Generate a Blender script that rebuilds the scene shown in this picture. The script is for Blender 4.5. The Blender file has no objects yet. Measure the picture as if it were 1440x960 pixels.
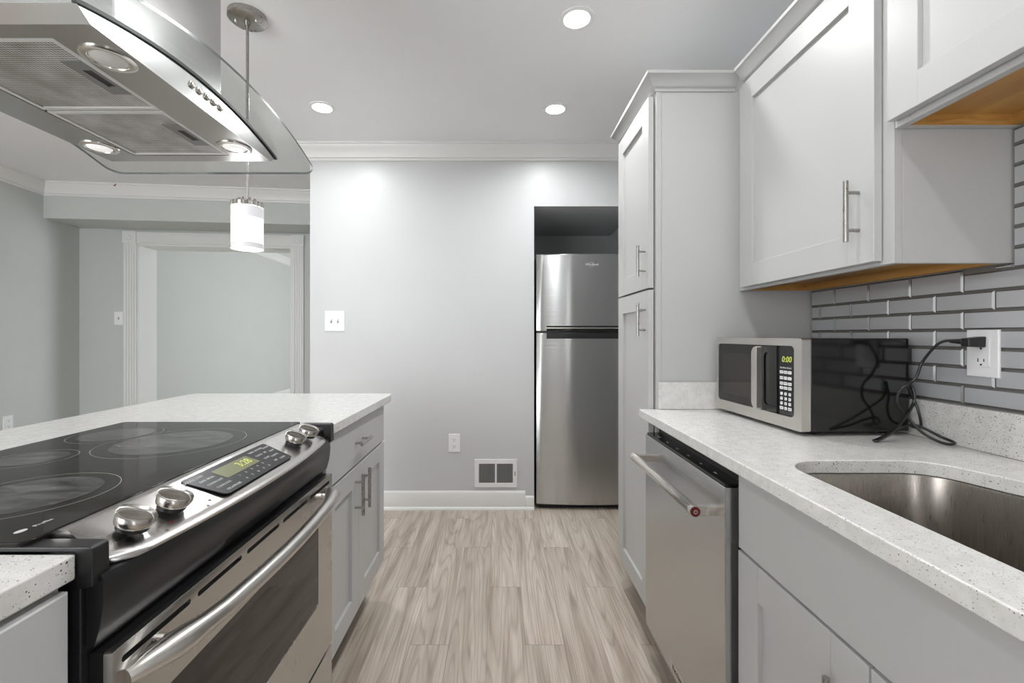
import bpy, bmesh, math, random
from mathutils import Vector, Matrix
sc = bpy.context.scene
C = sc.collection
random.seed(7)
PI = math.pi

# ------------------------------------------------------------------ camera, sky, lamps, exposure
CAMH = 1.2
cam_d = bpy.data.cameras.new('camera'); cam = bpy.data.objects.new('camera', cam_d); C.objects.link(cam)
cam.location = (0, 0, CAMH); cam.rotation_euler = (PI/2, 0, 0)
cam_d.sensor_width = 36; cam_d.lens = 632/1440*36
cam_d.shift_x = (720-703)/1440; cam_d.shift_y = -(480-471)/1440
cam_d.clip_start = 0.02
sc.camera = cam

w = bpy.data.worlds.new('world'); sc.world = w; w.use_nodes = True
w.node_tree.nodes['Background'].inputs[0].default_value = (0.97, 0.985, 1.0, 1)
w.node_tree.nodes['Background'].inputs[1].default_value = 4.7

sc.view_settings.view_transform = 'Standard'; sc.view_settings.look = 'None'
sc.view_settings.gamma = 1; sc.view_settings.use_curve_mapping = False
sc.view_settings.exposure = 0.36
CAN_W = 5.0          # each ceiling can
PEND_W = 2.5
WIN_W = 66.0         # daylight window in the room beyond the cased opening

def area(name, loc, rot, sx, sy, power, col=(1, 1, 1)):
    l = bpy.data.lights.new(name, 'AREA'); l.shape = 'RECTANGLE'; l.size = sx; l.size_y = sy; l.energy = power; l.color = col
    o = bpy.data.objects.new(name, l); C.objects.link(o); o.location = loc; o.rotation_euler = rot
    return o
# daylight through the far room's window, on its right side
area('window_daylight', (0.35, 7.0, 1.4), (0, PI/2, 0), 1.5, 1.6, WIN_W, (0.92, 0.97, 1.0))

# ------------------------------------------------------------------ materials
def new_mat(name):
    m = bpy.data.materials.new(name); m.use_nodes = True
    nt = m.node_tree; b = nt.nodes['Principled BSDF']
    return m, nt, b
def N(nt, t, **kw):
    n = nt.nodes.new(t)
    for k, v in kw.items(): setattr(n, k, v)
    return n
def coords(nt, scale=(1, 1, 1), kind='Object'):
    tc = N(nt, 'ShaderNodeTexCoord'); mp = N(nt, 'ShaderNodeMapping'); mp.inputs['Scale'].default_value = scale
    nt.links.new(tc.outputs[kind], mp.inputs['Vector']); return mp.outputs['Vector']
def mathn(nt, op, a, b=None):
    n = N(nt, 'ShaderNodeMath', operation=op)
    for i, v in enumerate((a, b)):
        if v is None: continue
        if isinstance(v, (int, float)): n.inputs[i].default_value = v
        else: nt.links.new(v, n.inputs[i])
    return n.outputs[0]
def ramp(nt, fac, stops):
    r = N(nt, 'ShaderNodeValToRGB'); nt.links.new(fac, r.inputs[0])
    e = r.color_ramp.elements
    while len(e) < len(stops): e.new(0.5)
    for i, (p, c) in enumerate(stops):
        e[i].position = p; e[i].color = (c[0], c[1], c[2], 1)
    return r.outputs[0]
def srgb(r, g, b):
    f = lambda c: (c/255/12.92) if c/255 <= 0.04045 else ((c/255+0.055)/1.055)**2.4
    return (f(r), f(g), f(b))

def paint(name, col, rough=0.5, mott=0.02, bump=0.0, bscale=300, spec=0.5):
    m, nt, b = new_mat(name)
    v = coords(nt)
    n = N(nt, 'ShaderNodeTexNoise'); n.inputs['Scale'].default_value = 3.0; n.inputs['Detail'].default_value = 3
    nt.links.new(v, n.inputs['Vector'])
    lo = [max(0, c*(1-mott)) for c in col]; hi = [min(1, c*(1+mott)) for c in col]
    nt.links.new(ramp(nt, n.outputs[0], [(0.3, lo), (0.7, hi)]), b.inputs['Base Color'])
    b.inputs['Roughness'].default_value = rough
    b.inputs['Specular IOR Level'].default_value = spec
    if bump:
        n2 = N(nt, 'ShaderNodeTexNoise'); n2.inputs['Scale'].default_value = bscale
        nt.links.new(v, n2.inputs['Vector'])
        bp = N(nt, 'ShaderNodeBump'); bp.inputs['Strength'].default_value = bump; bp.inputs['Distance'].default_value = 0.002
        nt.links.new(n2.outputs[0], bp.inputs['Height']); nt.links.new(bp.outputs[0], b.inputs['Normal'])
    return m
def metal(name, col, rough=0.3, scale=(4, 4, 400), bump=0.05, mott=0.06, aniso=0.0):
    m, nt, b = new_mat(name)
    v = coords(nt, scale)
    n = N(nt, 'ShaderNodeTexNoise'); n.inputs['Scale'].default_value = 1.0; n.inputs['Detail'].default_value = 4
    nt.links.new(v, n.inputs['Vector'])
    nt.links.new(ramp(nt, n.outputs[0], [(0.3, [c*(1-mott) for c in col]), (0.7, [min(1, c*(1+mott)) for c in col])]), b.inputs['Base Color'])
    b.inputs['Metallic'].default_value = 1.0
    nt.links.new(ramp(nt, n.outputs[0], [(0.3, (rough*.85,)*3), (0.7, (rough*1.15,)*3)]), b.inputs['Roughness'])
    if aniso:
        b.inputs['Anisotropic'].default_value = aniso; b.inputs['Anisotropic Rotation'].default_value = 0.25
        tg = N(nt, 'ShaderNodeTangent', direction_type='RADIAL', axis='Z'); nt.links.new(tg.outputs[0], b.inputs['Tangent'])
    bp = N(nt, 'ShaderNodeBump'); bp.inputs['Strength'].default_value = bump; bp.inputs['Distance'].default_value = 0.001
    nt.links.new(n.outputs[0], bp.inputs['Height']); nt.links.new(bp.outputs[0], b.inputs['Normal'])
    return m
def glow(name, col, strength, base=(0.8, 0.8, 0.8)):
    m, nt, b = new_mat(name)
    b.inputs['Base Color'].default_value = (*base, 1); b.inputs['Emission Color'].default_value = (*col, 1)
    b.inputs['Emission Strength'].default_value = strength; b.inputs['Roughness'].default_value = 0.4
    return m
def quartz(name):
    m, nt, b = new_mat(name)
    v = coords(nt)
    base = srgb(222, 221, 217); dark = srgb(92, 86, 80); mid = srgb(176, 171, 163)
    def specks(scale, thr, pick):
        vo = N(nt, 'ShaderNodeTexVoronoi'); vo.inputs['Scale'].default_value = scale
        nt.links.new(v, vo.inputs['Vector'])
        sp = N(nt, 'ShaderNodeSeparateColor'); nt.links.new(vo.outputs['Color'], sp.inputs[0])
        size = mathn(nt, 'MULTIPLY', sp.outputs[1], thr)
        a = mathn(nt, 'LESS_THAN', vo.outputs['Distance'], size)
        c = mathn(nt, 'LESS_THAN', sp.outputs[0], pick)
        return mathn(nt, 'MULTIPLY', a, c)
    n = N(nt, 'ShaderNodeTexNoise'); n.inputs['Scale'].default_value = 40; n.inputs['Detail'].default_value = 3; nt.links.new(v, n.inputs['Vector'])
    col = ramp(nt, n.outputs[0], [(0.3, srgb(208, 207, 203)), (0.7, srgb(222, 221, 218))])
    for scale, thr, pick, c in ((420, 0.42, 0.5, mid), (300, 0.36, 0.22, dark), (150, 0.22, 0.13, dark)):
        mx = N(nt, 'ShaderNodeMix', data_type='RGBA'); nt.links.new(specks(scale, thr, pick), mx.inputs[0])
        nt.links.new(col, mx.inputs[6]); mx.inputs[7].default_value = (*c, 1); col = mx.outputs[2]
    nt.links.new(col, b.inputs['Base Color'])
    b.inputs['Roughness'].default_value = 0.22
    return m
def wood(name, a, c, axis_scale=(60, 2, 60), rough=0.45):
    m, nt, b = new_mat(name)
    v = coords(nt, axis_scale)
    n = N(nt, 'ShaderNodeTexNoise'); n.inputs['Scale'].default_value = 1; n.inputs['Detail'].default_value = 5; n.inputs['Distortion'].default_value = 0.6
    nt.links.new(v, n.inputs['Vector'])
    nt.links.new(ramp(nt, n.outputs[0], [(0.3, a), (0.7, c)]), b.inputs['Base Color'])
    b.inputs['Roughness'].default_value = rough
    return m
def floor_mat():
    m, nt, b = new_mat('grey oak plank floor')
    tc = N(nt, 'ShaderNodeTexCoord'); sp = N(nt, 'ShaderNodeSeparateXYZ'); nt.links.new(tc.outputs['Object'], sp.inputs[0])
    X, Y = sp.outputs[0], sp.outputs[1]
    xs = mathn(nt, 'DIVIDE', mathn(nt, 'ADD', X, 0.05), 0.149)
    k = mathn(nt, 'FLOOR', xs)
    ys = mathn(nt, 'DIVIDE', mathn(nt, 'ADD', mathn(nt, 'SUBTRACT', Y, 2.142), mathn(nt, 'MULTIPLY', k, 0.4)), 1.2)
    mm = mathn(nt, 'FLOOR', ys)
    cid = N(nt, 'ShaderNodeCombineXYZ'); nt.links.new(k, cid.inputs[0]); nt.links.new(mm, cid.inputs[1])
    wn = N(nt, 'ShaderNodeTexWhiteNoise'); nt.links.new(cid.outputs[0], wn.inputs['Vector'])
    rnd = wn.outputs['Value']
    # grain field, shifted per plank
    gv = N(nt, 'ShaderNodeCombineXYZ')
    nt.links.new(mathn(nt, 'ADD', mathn(nt, 'MULTIPLY', X, 8.0), mathn(nt, 'MULTIPLY', rnd, 37.0)), gv.inputs[0])
    nt.links.new(mathn(nt, 'ADD', mathn(nt, 'MULTIPLY', Y, 0.5), mathn(nt, 'MULTIPLY', rnd, 91.0)), gv.inputs[1])
    n1 = N(nt, 'ShaderNodeTexNoise'); n1.inputs['Scale'].default_value = 1.0; n1.inputs['Detail'].default_value = 1.5; n1.inputs['Roughness'].default_value = 0.4
    nt.links.new(gv.outputs[0], n1.inputs['Vector'])
    rings = mathn(nt, 'SINE', mathn(nt, 'MULTIPLY', n1.outputs[0], 125.0))
    rings = mathn(nt, 'MULTIPLY_ADD', rings, 0.5); nt.nodes[-1].inputs[2].default_value = 0.5
    rings = mathn(nt, 'POWER', rings, 5.0)
    gf = N(nt, 'ShaderNodeCombineXYZ')
    nt.links.new(mathn(nt, 'ADD', mathn(nt, 'MULTIPLY', X, 190.0), mathn(nt, 'MULTIPLY', rnd, 50.0)), gf.inputs[0])
    nt.links.new(mathn(nt, 'MULTIPLY', Y, 5.0), gf.inputs[1])
    n2 = N(nt, 'ShaderNodeTexNoise'); n2.inputs['Scale'].default_value = 1.0; n2.inputs['Detail'].default_value = 3
    nt.links.new(gf.outputs[0], n2.inputs['Vector'])
    gs = N(nt, 'ShaderNodeCombineXYZ')
    nt.links.new(mathn(nt, 'ADD', mathn(nt, 'MULTIPLY', X, 22.0), mathn(nt, 'MULTIPLY', rnd, 13.0)), gs.inputs[0])
    nt.links.new(mathn(nt, 'MULTIPLY', Y, 1.6), gs.inputs[1])
    n3 = N(nt, 'ShaderNodeTexNoise'); n3.inputs['Scale'].default_value = 1.0; n3.inputs['Detail'].default_value = 3
    nt.links.new(gs.outputs[0], n3.inputs['Vector'])
    base = ramp(nt, n3.outputs[0], [(0.27, srgb(170, 156, 142)), (0.5, srgb(204, 192, 178)), (0.74, srgb(220, 210, 198))])
    def mix(col, fac, c, mode='MULTIPLY'):
        mx = N(nt, 'ShaderNodeMix', data_type='RGBA', blend_type=mode); nt.links.new(fac, mx.inputs[0])
        nt.links.new(col, mx.inputs[6])
        if isinstance(c, tuple): mx.inputs[7].default_value = (*c, 1)
        else: nt.links.new(c, mx.inputs[7])
        return mx.outputs[2]
    col = mix(base, mathn(nt, 'MULTIPLY', rings, 0.27), srgb(156, 140, 124))
    fine = ramp(nt, n2.outputs[0], [(0.35, (0.80, 0.78, 0.76)), (0.6, (1, 1, 1))])
    one = N(nt, 'ShaderNodeValue'); one.outputs[0].default_value = 0.8
    col = mix(col, one.outputs[0], fine)
    tone = ramp(nt, rnd, [(0, (0.86, 0.85, 0.84)), (1, (1.06, 1.06, 1.07))])
    full = N(nt, 'ShaderNodeValue'); full.outputs[0].default_value = 1.0
    col = mix(col, full.outputs[0], tone)
    fx = mathn(nt, 'FRACT', xs); fy = mathn(nt, 'FRACT', ys)
    gx = mathn(nt, 'LESS_THAN', mathn(nt, 'MINIMUM', fx, mathn(nt, 'SUBTRACT', 1.0, fx)), 0.006)
    gy = mathn(nt, 'LESS_THAN', mathn(nt, 'MINIMUM', fy, mathn(nt, 'SUBTRACT', 1.0, fy)), 0.0011)
    col = mix(col, mathn(nt, 'MULTIPLY', mathn(nt, 'MAXIMUM', gx, gy), 0.42), srgb(120, 106, 94))
    nt.links.new(col, b.inputs['Base Color'])
    b.inputs['Roughness'].default_value = 0.42
    return m
def thin_glass(name, tint=(0.96, 0.975, 0.97)):
    m, nt, b = new_mat(name)
    out = nt.nodes['Material Output']
    tr = N(nt, 'ShaderNodeBsdfTransparent'); tr.inputs[0].default_value = (*tint, 1)
    gl = N(nt, 'ShaderNodeBsdfGlossy'); gl.inputs['Roughness'].default_value = 0.02; gl.inputs[0].default_value = (1, 1, 1, 1)
    lw = N(nt, 'ShaderNodeLayerWeight'); lw.inputs[0].default_value = 0.5
    fac = mathn(nt, 'MULTIPLY_ADD', mathn(nt, 'POWER', lw.outputs['Facing'], 4.0), 0.40); nt.nodes[-1].inputs[2].default_value = 0.04
    mx = N(nt, 'ShaderNodeMixShader'); nt.links.new(fac, mx.inputs[0]); nt.links.new(tr.outputs[0], mx.inputs[1]); nt.links.new(gl.outputs[0], mx.inputs[2])
    nt.links.new(mx.outputs[0], out.inputs['Surface']); nt.nodes.remove(b)
    return m
def mesh_filter_mat():
    m, nt, b = new_mat('aluminium mesh filter')
    v = coords(nt, (1, 1, 1))
    rot = N(nt, 'ShaderNodeMapping'); rot.inputs['Rotation'].default_value = (0, 0, PI/4); nt.links.new(v, rot.inputs['Vector'])
    ck = N(nt, 'ShaderNodeTexChecker'); ck.inputs['Scale'].default_value = 230; nt.links.new(rot.outputs[0], ck.inputs['Vector'])
    n = N(nt, 'ShaderNodeTexNoise'); n.inputs['Scale'].default_value = 14; n.inputs['Detail'].default_value = 4; nt.links.new(v, n.inputs['Vector'])
    stain = ramp(nt, n.outputs[0], [(0.35, (0.40, 0.38, 0.35)), (0.65, (0.62, 0.61, 0.60))])
    mx = N(nt, 'ShaderNodeMix', data_type='RGBA', blend_type='MULTIPLY'); mx.inputs[0].default_value = 1
    nt.links.new(stain, mx.inputs[6]); nt.links.new(ramp(nt, ck.outputs['Fac'], [(0, (0.35, 0.35, 0.35)), (1, (1, 1, 1))]), mx.inputs[7])
    nt.links.new(mx.outputs[2], b.inputs['Base Color']); b.inputs['Metallic'].default_value = 0.35; b.inputs['Roughness'].default_value = 0.5
    return m
def burner_mat():
    m, nt, b = new_mat('worn burner print')
    v = coords(nt, (3, 9, 9))
    n = N(nt, 'ShaderNodeTexNoise'); n.inputs['Scale'].default_value = 5; n.inputs['Detail'].default_value = 8; n.inputs['Roughness'].default_value = 0.7
    nt.links.new(v, n.inputs['Vector'])
    nt.links.new(ramp(nt, n.outputs[0], [(0.45, srgb(34, 32, 31)), (0.75, srgb(112, 109, 112))]), b.inputs['Base Color'])
    b.inputs['Roughness'].default_value = 0.12
    return m

M = {}
M['wall'] = paint('light grey wall paint', srgb(203, 204, 205), 0.38, 0.012, 0.04, 120)
M['dining'] = paint('sage grey wall paint', srgb(196, 199, 196), 0.5, 0.012, 0.03, 120)
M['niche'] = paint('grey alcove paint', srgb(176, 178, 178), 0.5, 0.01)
M['ceil'] = paint('ceiling paint', srgb(240, 240, 241), 0.6, 0.01)
M['trim'] = paint('white trim enamel', srgb(226, 226, 224), 0.35, 0.008)
M['floor'] = floor_mat()
M['cab'] = paint('light grey cabinet lacquer', srgb(187, 187, 186), 0.36, 0.01, 0.06, 160)
M['cabdark'] = paint('toe kick brown', srgb(70, 62, 55), 0.6, 0.05)  # plain dark brown of the toe kicks
M['quartz'] = quartz('white speckled quartz')
M['steel'] = metal('brushed stainless upright', (0.54, 0.545, 0.545), 0.23, (2, 2, 700), 0.02, 0.02, 0.93)
M['steelh'] = metal('brushed stainless level', (0.56, 0.545, 0.53), 0.27, (5, 5, 5), 0.0, 0.015)
M['steelx'] = metal('brushed stainless hood', (0.46, 0.455, 0.45), 0.24, (5, 5, 5), 0.0, 0.015)
M['satinsteel'] = metal('satin stainless', (0.62, 0.60, 0.57), 0.32, (5, 5, 5), 0.0, 0.02)
M['knobsteel'] = metal('turned knob steel', (0.50, 0.475, 0.45), 0.24, (5, 5, 5), 0.0, 0.02)
M['bright'] = metal('polished nickel', (0.68, 0.65, 0.61), 0.2, (60, 60, 60), 0.0, 0.02)
M['nickel'] = metal('brushed nickel pull', (0.40, 0.385, 0.365), 0.3, (80, 80, 80), 0.0, 0.05)
M['sink'] = metal('satin sink steel', (0.36, 0.33, 0.30), 0.3, (900, 900, 4), 0.004, 0.02)
M['black'] = paint('black plastic', (0.012, 0.012, 0.013), 0.32, 0.1)
M['satin'] = paint('satin black enamel', (0.012, 0.012, 0.013), 0.36, 0.1)
M['glossblack'] = paint('gloss black steel', (0.008, 0.008, 0.008), 0.1, 0.1)
M['ceramic'] = paint('black ceramic glass', (0.018, 0.016, 0.014), 0.06, 0.2, spec=0.12)
M['keypad'] = paint('charcoal keypad', (0.014, 0.014, 0.016), 0.3, 0.05, spec=0.2)
M['burner'] = burner_mat()
M['ring'] = paint('pale burner ring print', srgb(165, 160, 154), 0.2)
M['ovenglass'] = paint('smoked oven glass', (0.022, 0.018, 0.015), 0.05, 0.2)
M['white'] = paint('white plastic', srgb(236, 236, 238), 0.35, 0.004)
M['whitemark'] = paint('pale print', srgb(200, 200, 200), 0.4)
M['dark'] = paint('dark recess', (0.02, 0.02, 0.02), 0.6)
M['ventdark'] = paint('register louvre', srgb(150, 150, 148), 0.5)
M['latch'] = paint('grey latch plastic', srgb(112, 112, 110), 0.5)
M['wood'] = wood('maple cabinet interior', srgb(166, 120, 62), srgb(205, 156, 88), (14, 2.0, 60))
M['tile'] = paint('grey glass tile', srgb(178, 179, 182), 0.07, 0.012, spec=0.8)
M['tileedge'] = paint('bevelled tile edge', srgb(112, 111, 109), 0.1, 0.02, spec=0.8)
M['grout'] = paint('grey grout', srgb(122, 120, 116), 0.8, 0.05)
M['glass'] = thin_glass('hood glass')
M['glassedge'] = paint('glass rim', srgb(96, 104, 102), 0.15)
M['filterframe'] = paint('pale aluminium frame', srgb(196, 195, 192), 0.35)
M['filter'] = mesh_filter_mat()
M['lamp'] = glow('lit lamp lens', (1, 0.985, 0.96), 9.0)
M['hoodlamp'] = glow('dim hood lamp', (1, 0.99, 0.97), 0.35)
M['lensoff'] = paint('unlit lamp lens', srgb(205, 203, 200), 0.3)
M['shade'] = glow('lit frosted shade', (0.98, 0.98, 1.0), 1.1, (0.9, 0.9, 0.9))
M['shadetop'] = glow('lit crackled shade', (0.95, 0.95, 1.0), 0.12, (0.8, 0.8, 0.82))
M['lcd'] = glow('green display', (0.30, 0.33, 0.06), 0.22, (0.05, 0.05, 0.02))
M['digits'] = glow('lit digits', (0.65, 0.75, 0.10), 0.55, (0.2, 0.2, 0.05))
M['red'] = paint('red enamel', srgb(96, 16, 18), 0.25)
M['grimy'] = paint('brownish caulk', srgb(170, 160, 120), 0.6)

# ------------------------------------------------------------------ helpers
class Frame:
    """right-hand little coordinate system: a along u, b along v, c out along n"""
    def __init__(s, o, u, v, n): s.o, s.u, s.v, s.n = Vector(o), Vector(u).normalized(), Vector(v).normalized(), Vector(n).normalized()
    def p(s, a, b, c=0): return s.o + s.u*a + s.v*b + s.n*c
    def mat(s, a, b, c=0):
        m = Matrix((s.u, s.v, s.n)).transposed().to_4x4(); m.translation = s.p(a, b, c); return m
ROOTM = {}
def thing(name, label, cat, loc=(0, 0, 0), rotz=0, group=None):
    o = bpy.data.objects.new(name, None); C.objects.link(o)
    o.empty_display_size = 0.05
    o.location = loc; o.rotation_euler = (0, 0, rotz); o['label'] = label; o['category'] = cat
    if group: o['group'] = group
    ROOTM[o.name] = Matrix.Translation(Vector(loc)) @ Matrix.Rotation(rotz, 4, 'Z')
    return o
def tag(o, label, cat, group=None):
    o['label'] = label; o['category'] = cat
    if group: o['group'] = group
    return o
def obj(name, bm, mat, parent=None, bevel=0, smooth=40, label=None, seg=2, solid=0):
    if parent is not None:
        r = parent
        while r.parent: r = r.parent
        bm.transform(ROOTM[r.name].inverted())
    bmesh.ops.recalc_face_normals(bm, faces=bm.faces)
    me = bpy.data.meshes.new(name); bm.to_mesh(me); bm.free()
    for m in (mat if isinstance(mat, (list, tuple)) else [mat]): me.materials.append(m)
    o = bpy.data.objects.new(name, me); C.objects.link(o)
    if smooth:
        me.polygons.foreach_set('use_smooth', [True]*len(me.polygons)); me.set_sharp_from_angle(angle=math.radians(smooth))
    if solid:
        s = o.modifiers.new('thickness', 'SOLIDIFY'); s.thickness = solid; s.offset = -1
    if bevel:
        b = o.modifiers.new('bevel', 'BEVEL'); b.width = bevel; b.segments = seg; b.limit_method = 'ANGLE'; b.angle_limit = math.radians(45)
        b.harden_normals = True
    if parent is not None: o.parent = parent
    if label: o['label'] = label
    return o
def struct(name, bm, mat, bevel=0, smooth=40, parent=None):
    o = obj(name, bm, mat, parent, bevel, smooth)
    if parent is None: o['kind'] = 'structure'
    return o
def B(): return bmesh.new()
def hexa(bm, P, mi=0):
    v = [bm.verts.new(p) for p in P]
    for f in ((0, 1, 2, 3), (7, 6, 5, 4), (0, 4, 5, 1), (1, 5, 6, 2), (2, 6, 7, 3), (3, 7, 4, 0)):
        bm.faces.new([v[i] for i in f]).material_index = mi
    return bm
def bx(x0, x1, y0, y1, z0, z1, bm=None, mi=0):
    bm = bm or B()
    return hexa(bm, [(x0, y0, z0), (x1, y0, z0), (x1, y1, z0), (x0, y1, z0), (x0, y0, z1), (x1, y0, z1), (x1, y1, z1), (x0, y1, z1)], mi)
def fbx(F, a0, a1, b0, b1, c0, c1, bm=None, mi=0):
    bm = bm or B()
    return hexa(bm, [F.p(a0, b0, c0), F.p(a1, b0, c0), F.p(a1, b1, c0), F.p(a0, b1, c0), F.p(a0, b0, c1), F.p(a1, b0, c1), F.p(a1, b1, c1), F.p(a0, b1, c1)], mi)
def basis(d):
    d = Vector(d).normalized(); a = Vector((0, 0, 1)) if abs(d.z) < 0.9 else Vector((1, 0, 0))
    u = d.cross(a).normalized(); return u, d.cross(u).normalized()
def tube(path, r, bm=None, seg=12, mi=0):
    bm = bm or B(); path = [Vector(p) for p in path]; n = len(path)
    rs = r if isinstance(r, (list, tuple)) else [r]*n
    u = None; rings = []
    for i, p in enumerate(path):
        d = (path[min(i+1, n-1)]-path[max(i-1, 0)]).normalized()
        if u is None: u, v = basis(d)
        else:
            u = (u-d*u.dot(d)).normalized(); v = d.cross(u).normalized()
        rings.append([bm.verts.new(p+u*math.cos(t)*rs[i]+v*math.sin(t)*rs[i]) for t in [2*PI*k/seg for k in range(seg)]])
    for a, b in zip(rings, rings[1:]):
        for k in range(seg): bm.faces.new((a[k], a[(k+1) % seg], b[(k+1) % seg], b[k])).material_index = mi
    bm.faces.new(rings[0]).material_index = mi; bm.faces.new(rings[-1]).material_index = mi
    return bm
def lathe(o, axis, prof, bm=None, seg=32, mi=0, cap=True):
    """prof: (radius, height) pairs along axis"""
    bm = bm or B(); o = Vector(o); d = Vector(axis).normalized(); u, v = basis(d); rings = []
    for r, h in prof:
        rings.append([bm.verts.new(o+d*h+(u*math.cos(2*PI*k/seg)+v*math.sin(2*PI*k/seg))*max(r, 1e-5)) for k in range(seg)])
    for a, b in zip(rings, rings[1:]):
        for k in range(seg): bm.faces.new((a[k], a[(k+1) % seg], b[(k+1) % seg], b[k])).material_index = mi
    if cap:
        bm.faces.new(rings[0]).material_index = mi; bm.faces.new(rings[-1]).material_index = mi
    return bm
def catmull(P, n=8):
    P = [Vector(p) for p in P]; out = []
    for i in range(len(P)-1):
        p0, p1, p2, p3 = P[max(i-1, 0)], P[i], P[i+1], P[min(i+2, len(P)-1)]
        for k in range(n):
            t = k/n
            out.append(0.5*((2*p1)+(p2-p0)*t+(2*p0-5*p1+4*p2-p3)*t*t+(3*p1-p0-3*p2+p3)*t**3))
    return out+[P[-1]]
def sweep(path, prof, bm=None, side=1):
    """profile (out, z) carried along a level 2D path with mitred corners; 'out' lies to the right of travel for side=1"""
    bm = bm or B(); P = [Vector(p) for p in path]; rings = []
    for i, p in enumerate(P):
        ds = []
        if i > 0: ds.append((P[i]-P[i-1]).normalized())
        if i < len(P)-1: ds.append((P[i+1]-P[i]).normalized())
        ns = [Vector((d.y, -d.x))*side for d in ds]
        if len(ns) == 1: m = ns[0]
        else:
            m = (ns[0]+ns[1]).normalized(); m = m/m.dot(ns[0])
        rings.append([bm.verts.new((p.x+m.x*o, p.y+m.y*o, z)) for o, z in prof])
    k = len(prof)
    for a, b in zip(rings, rings[1:]):
        for j in range(k): bm.faces.new((a[j], a[(j+1) % k], b[(j+1) % k], b[j]))
    bm.faces.new(rings[0]); bm.faces.new(rings[-1])
    return bm
def rounded(pts, n=8):
    """polygon [(x, y, r)] with rounded corners"""
    out = []; L = len(pts)
    for i in range(L):
        p = Vector(pts[i][:2]); a = Vector(pts[i-1][:2]); b = Vector(pts[(i+1) % L][:2]); r = pts[i][2]
        if r <= 0: out.append((p.x, p.y)); continue
        da = (a-p).normalized(); db = (b-p).normalized(); ang = da.angle(db); t = r/math.tan(ang/2)
        c = p+(da+db).normalized()*(r/math.sin(ang/2)); s = p+da*t; e = p+db*t
        a0 = math.atan2(s.y-c.y, s.x-c.x); a1 = math.atan2(e.y-c.y, e.x-c.x); d = (a1-a0+PI) % (2*PI)-PI
        for k in range(n+1): out.append((c.x+r*math.cos(a0+d*k/n), c.y+r*math.sin(a0+d*k/n)))
    return out
def rrect(a0, a1, b0, b1, r, n=6): return rounded([(a0, b0, r), (a1, b0, r), (a1, b1, r), (a0, b1, r)], n)
def plate(loops, put, c0, c1, bm=None, mi=0):
    """flat plate with holes: first loop is the outline; put(a, b, c) -> point; between depths c0 (back) and c1 (front)"""
    bm = bm or B(); tmp = B(); es = []; idx = {}
    for lp in loops:
        vs = [tmp.verts.new((a, b, 0)) for a, b in lp]
        es += [tmp.edges.new((vs[i], vs[(i+1) % len(vs)])) for i in range(len(vs))]
    bmesh.ops.triangle_fill(tmp, edges=es, use_beauty=True, normal=(0, 0, 1))
    tmp.verts.index_update()
    lo = [bm.verts.new(put(v.co.x, v.co.y, c0)) for v in tmp.verts]; hi = [bm.verts.new(put(v.co.x, v.co.y, c1)) for v in tmp.verts]
    for f in tmp.faces:
        ii = [v.index for v in f.verts]
        bm.faces.new([hi[i] for i in ii]).material_index = mi; bm.faces.new([lo[i] for i in reversed(ii)]).material_index = mi
    for e in tmp.edges:
        if len(e.link_faces) == 1:
            i, j = e.verts[0].index, e.verts[1].index
            bm.faces.new((lo[i], lo[j], hi[j], hi[i])).material_index = mi
    tmp.free(); return bm
def prism(lp, put, c0, c1, bm=None, mi=0):
    bm = bm or B(); lo = [bm.verts.new(put(a, b, c0)) for a, b in lp]; hi = [bm.verts.new(put(a, b, c1)) for a, b in lp]; n = len(lp)
    bm.faces.new(lo).material_index = mi; bm.faces.new(hi).material_index = mi
    for i in range(n): bm.faces.new((lo[i], lo[(i+1) % n], hi[(i+1) % n], hi[i])).material_index = mi
    return bm
def lettering(bm, s, size, m, align='CENTER', ext=0.0003, mi=0, shear=0):
    """adds raised letters to bm"""
    cu = bpy.data.curves.new('t', 'FONT'); cu.body = s; cu.size = size; cu.align_x = align; cu.align_y = 'CENTER'; cu.extrude = ext; cu.shear = shear
    cu.resolution_u = 3
    o = bpy.data.objects.new('t', cu); C.objects.link(o)
    dg = bpy.context.evaluated_depsgraph_get(); me = bpy.data.meshes.new_from_object(o.evaluated_get(dg))
    me.transform(m); n0 = len(bm.faces); bm.from_mesh(me); bm.faces.ensure_lookup_table()
    for f in bm.faces[n0:]: f.material_index = mi
    bpy.data.objects.remove(o); bpy.data.curves.remove(cu); bpy.data.meshes.remove(me)
    return bm
def shaker(F, a0, a1, b0, b1, t=0.02, stile=0.078, deep=0.011, bm=None):
    """framed door: two full-height stiles, two rails butted between them with fine joint grooves, recessed centre panel"""
    bm = bm or B(); s = stile; k = 0.0009
    def member(p0, p1, q0, q1, tt=t):
        def ring(i, c): return [bm.verts.new(F.p(*q, c)) for q in ((p0+i, q0+i), (p1-i, q0+i), (p1-i, q1-i), (p0+i, q1-i))]
        R = [ring(0, 0), ring(0, tt-k), ring(k, tt)]
        for a, b in zip(R, R[1:]):
            for j in range(4): bm.faces.new((a[j], a[(j+1) % 4], b[(j+1) % 4], b[j]))
        bm.faces.new(R[0]); bm.faces.new(R[-1])
    member(a0, a0+s, b0, b1); member(a1-s, a1, b0, b1)
    member(a0+s, a1-s, b0, b0+s); member(a0+s, a1-s, b1-s, b1)
    fbx(F, a0+s-0.004, a1-s+0.004, b0+s-0.004, b1-s+0.004, 0.002, t-deep, bm)
    return bm
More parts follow.
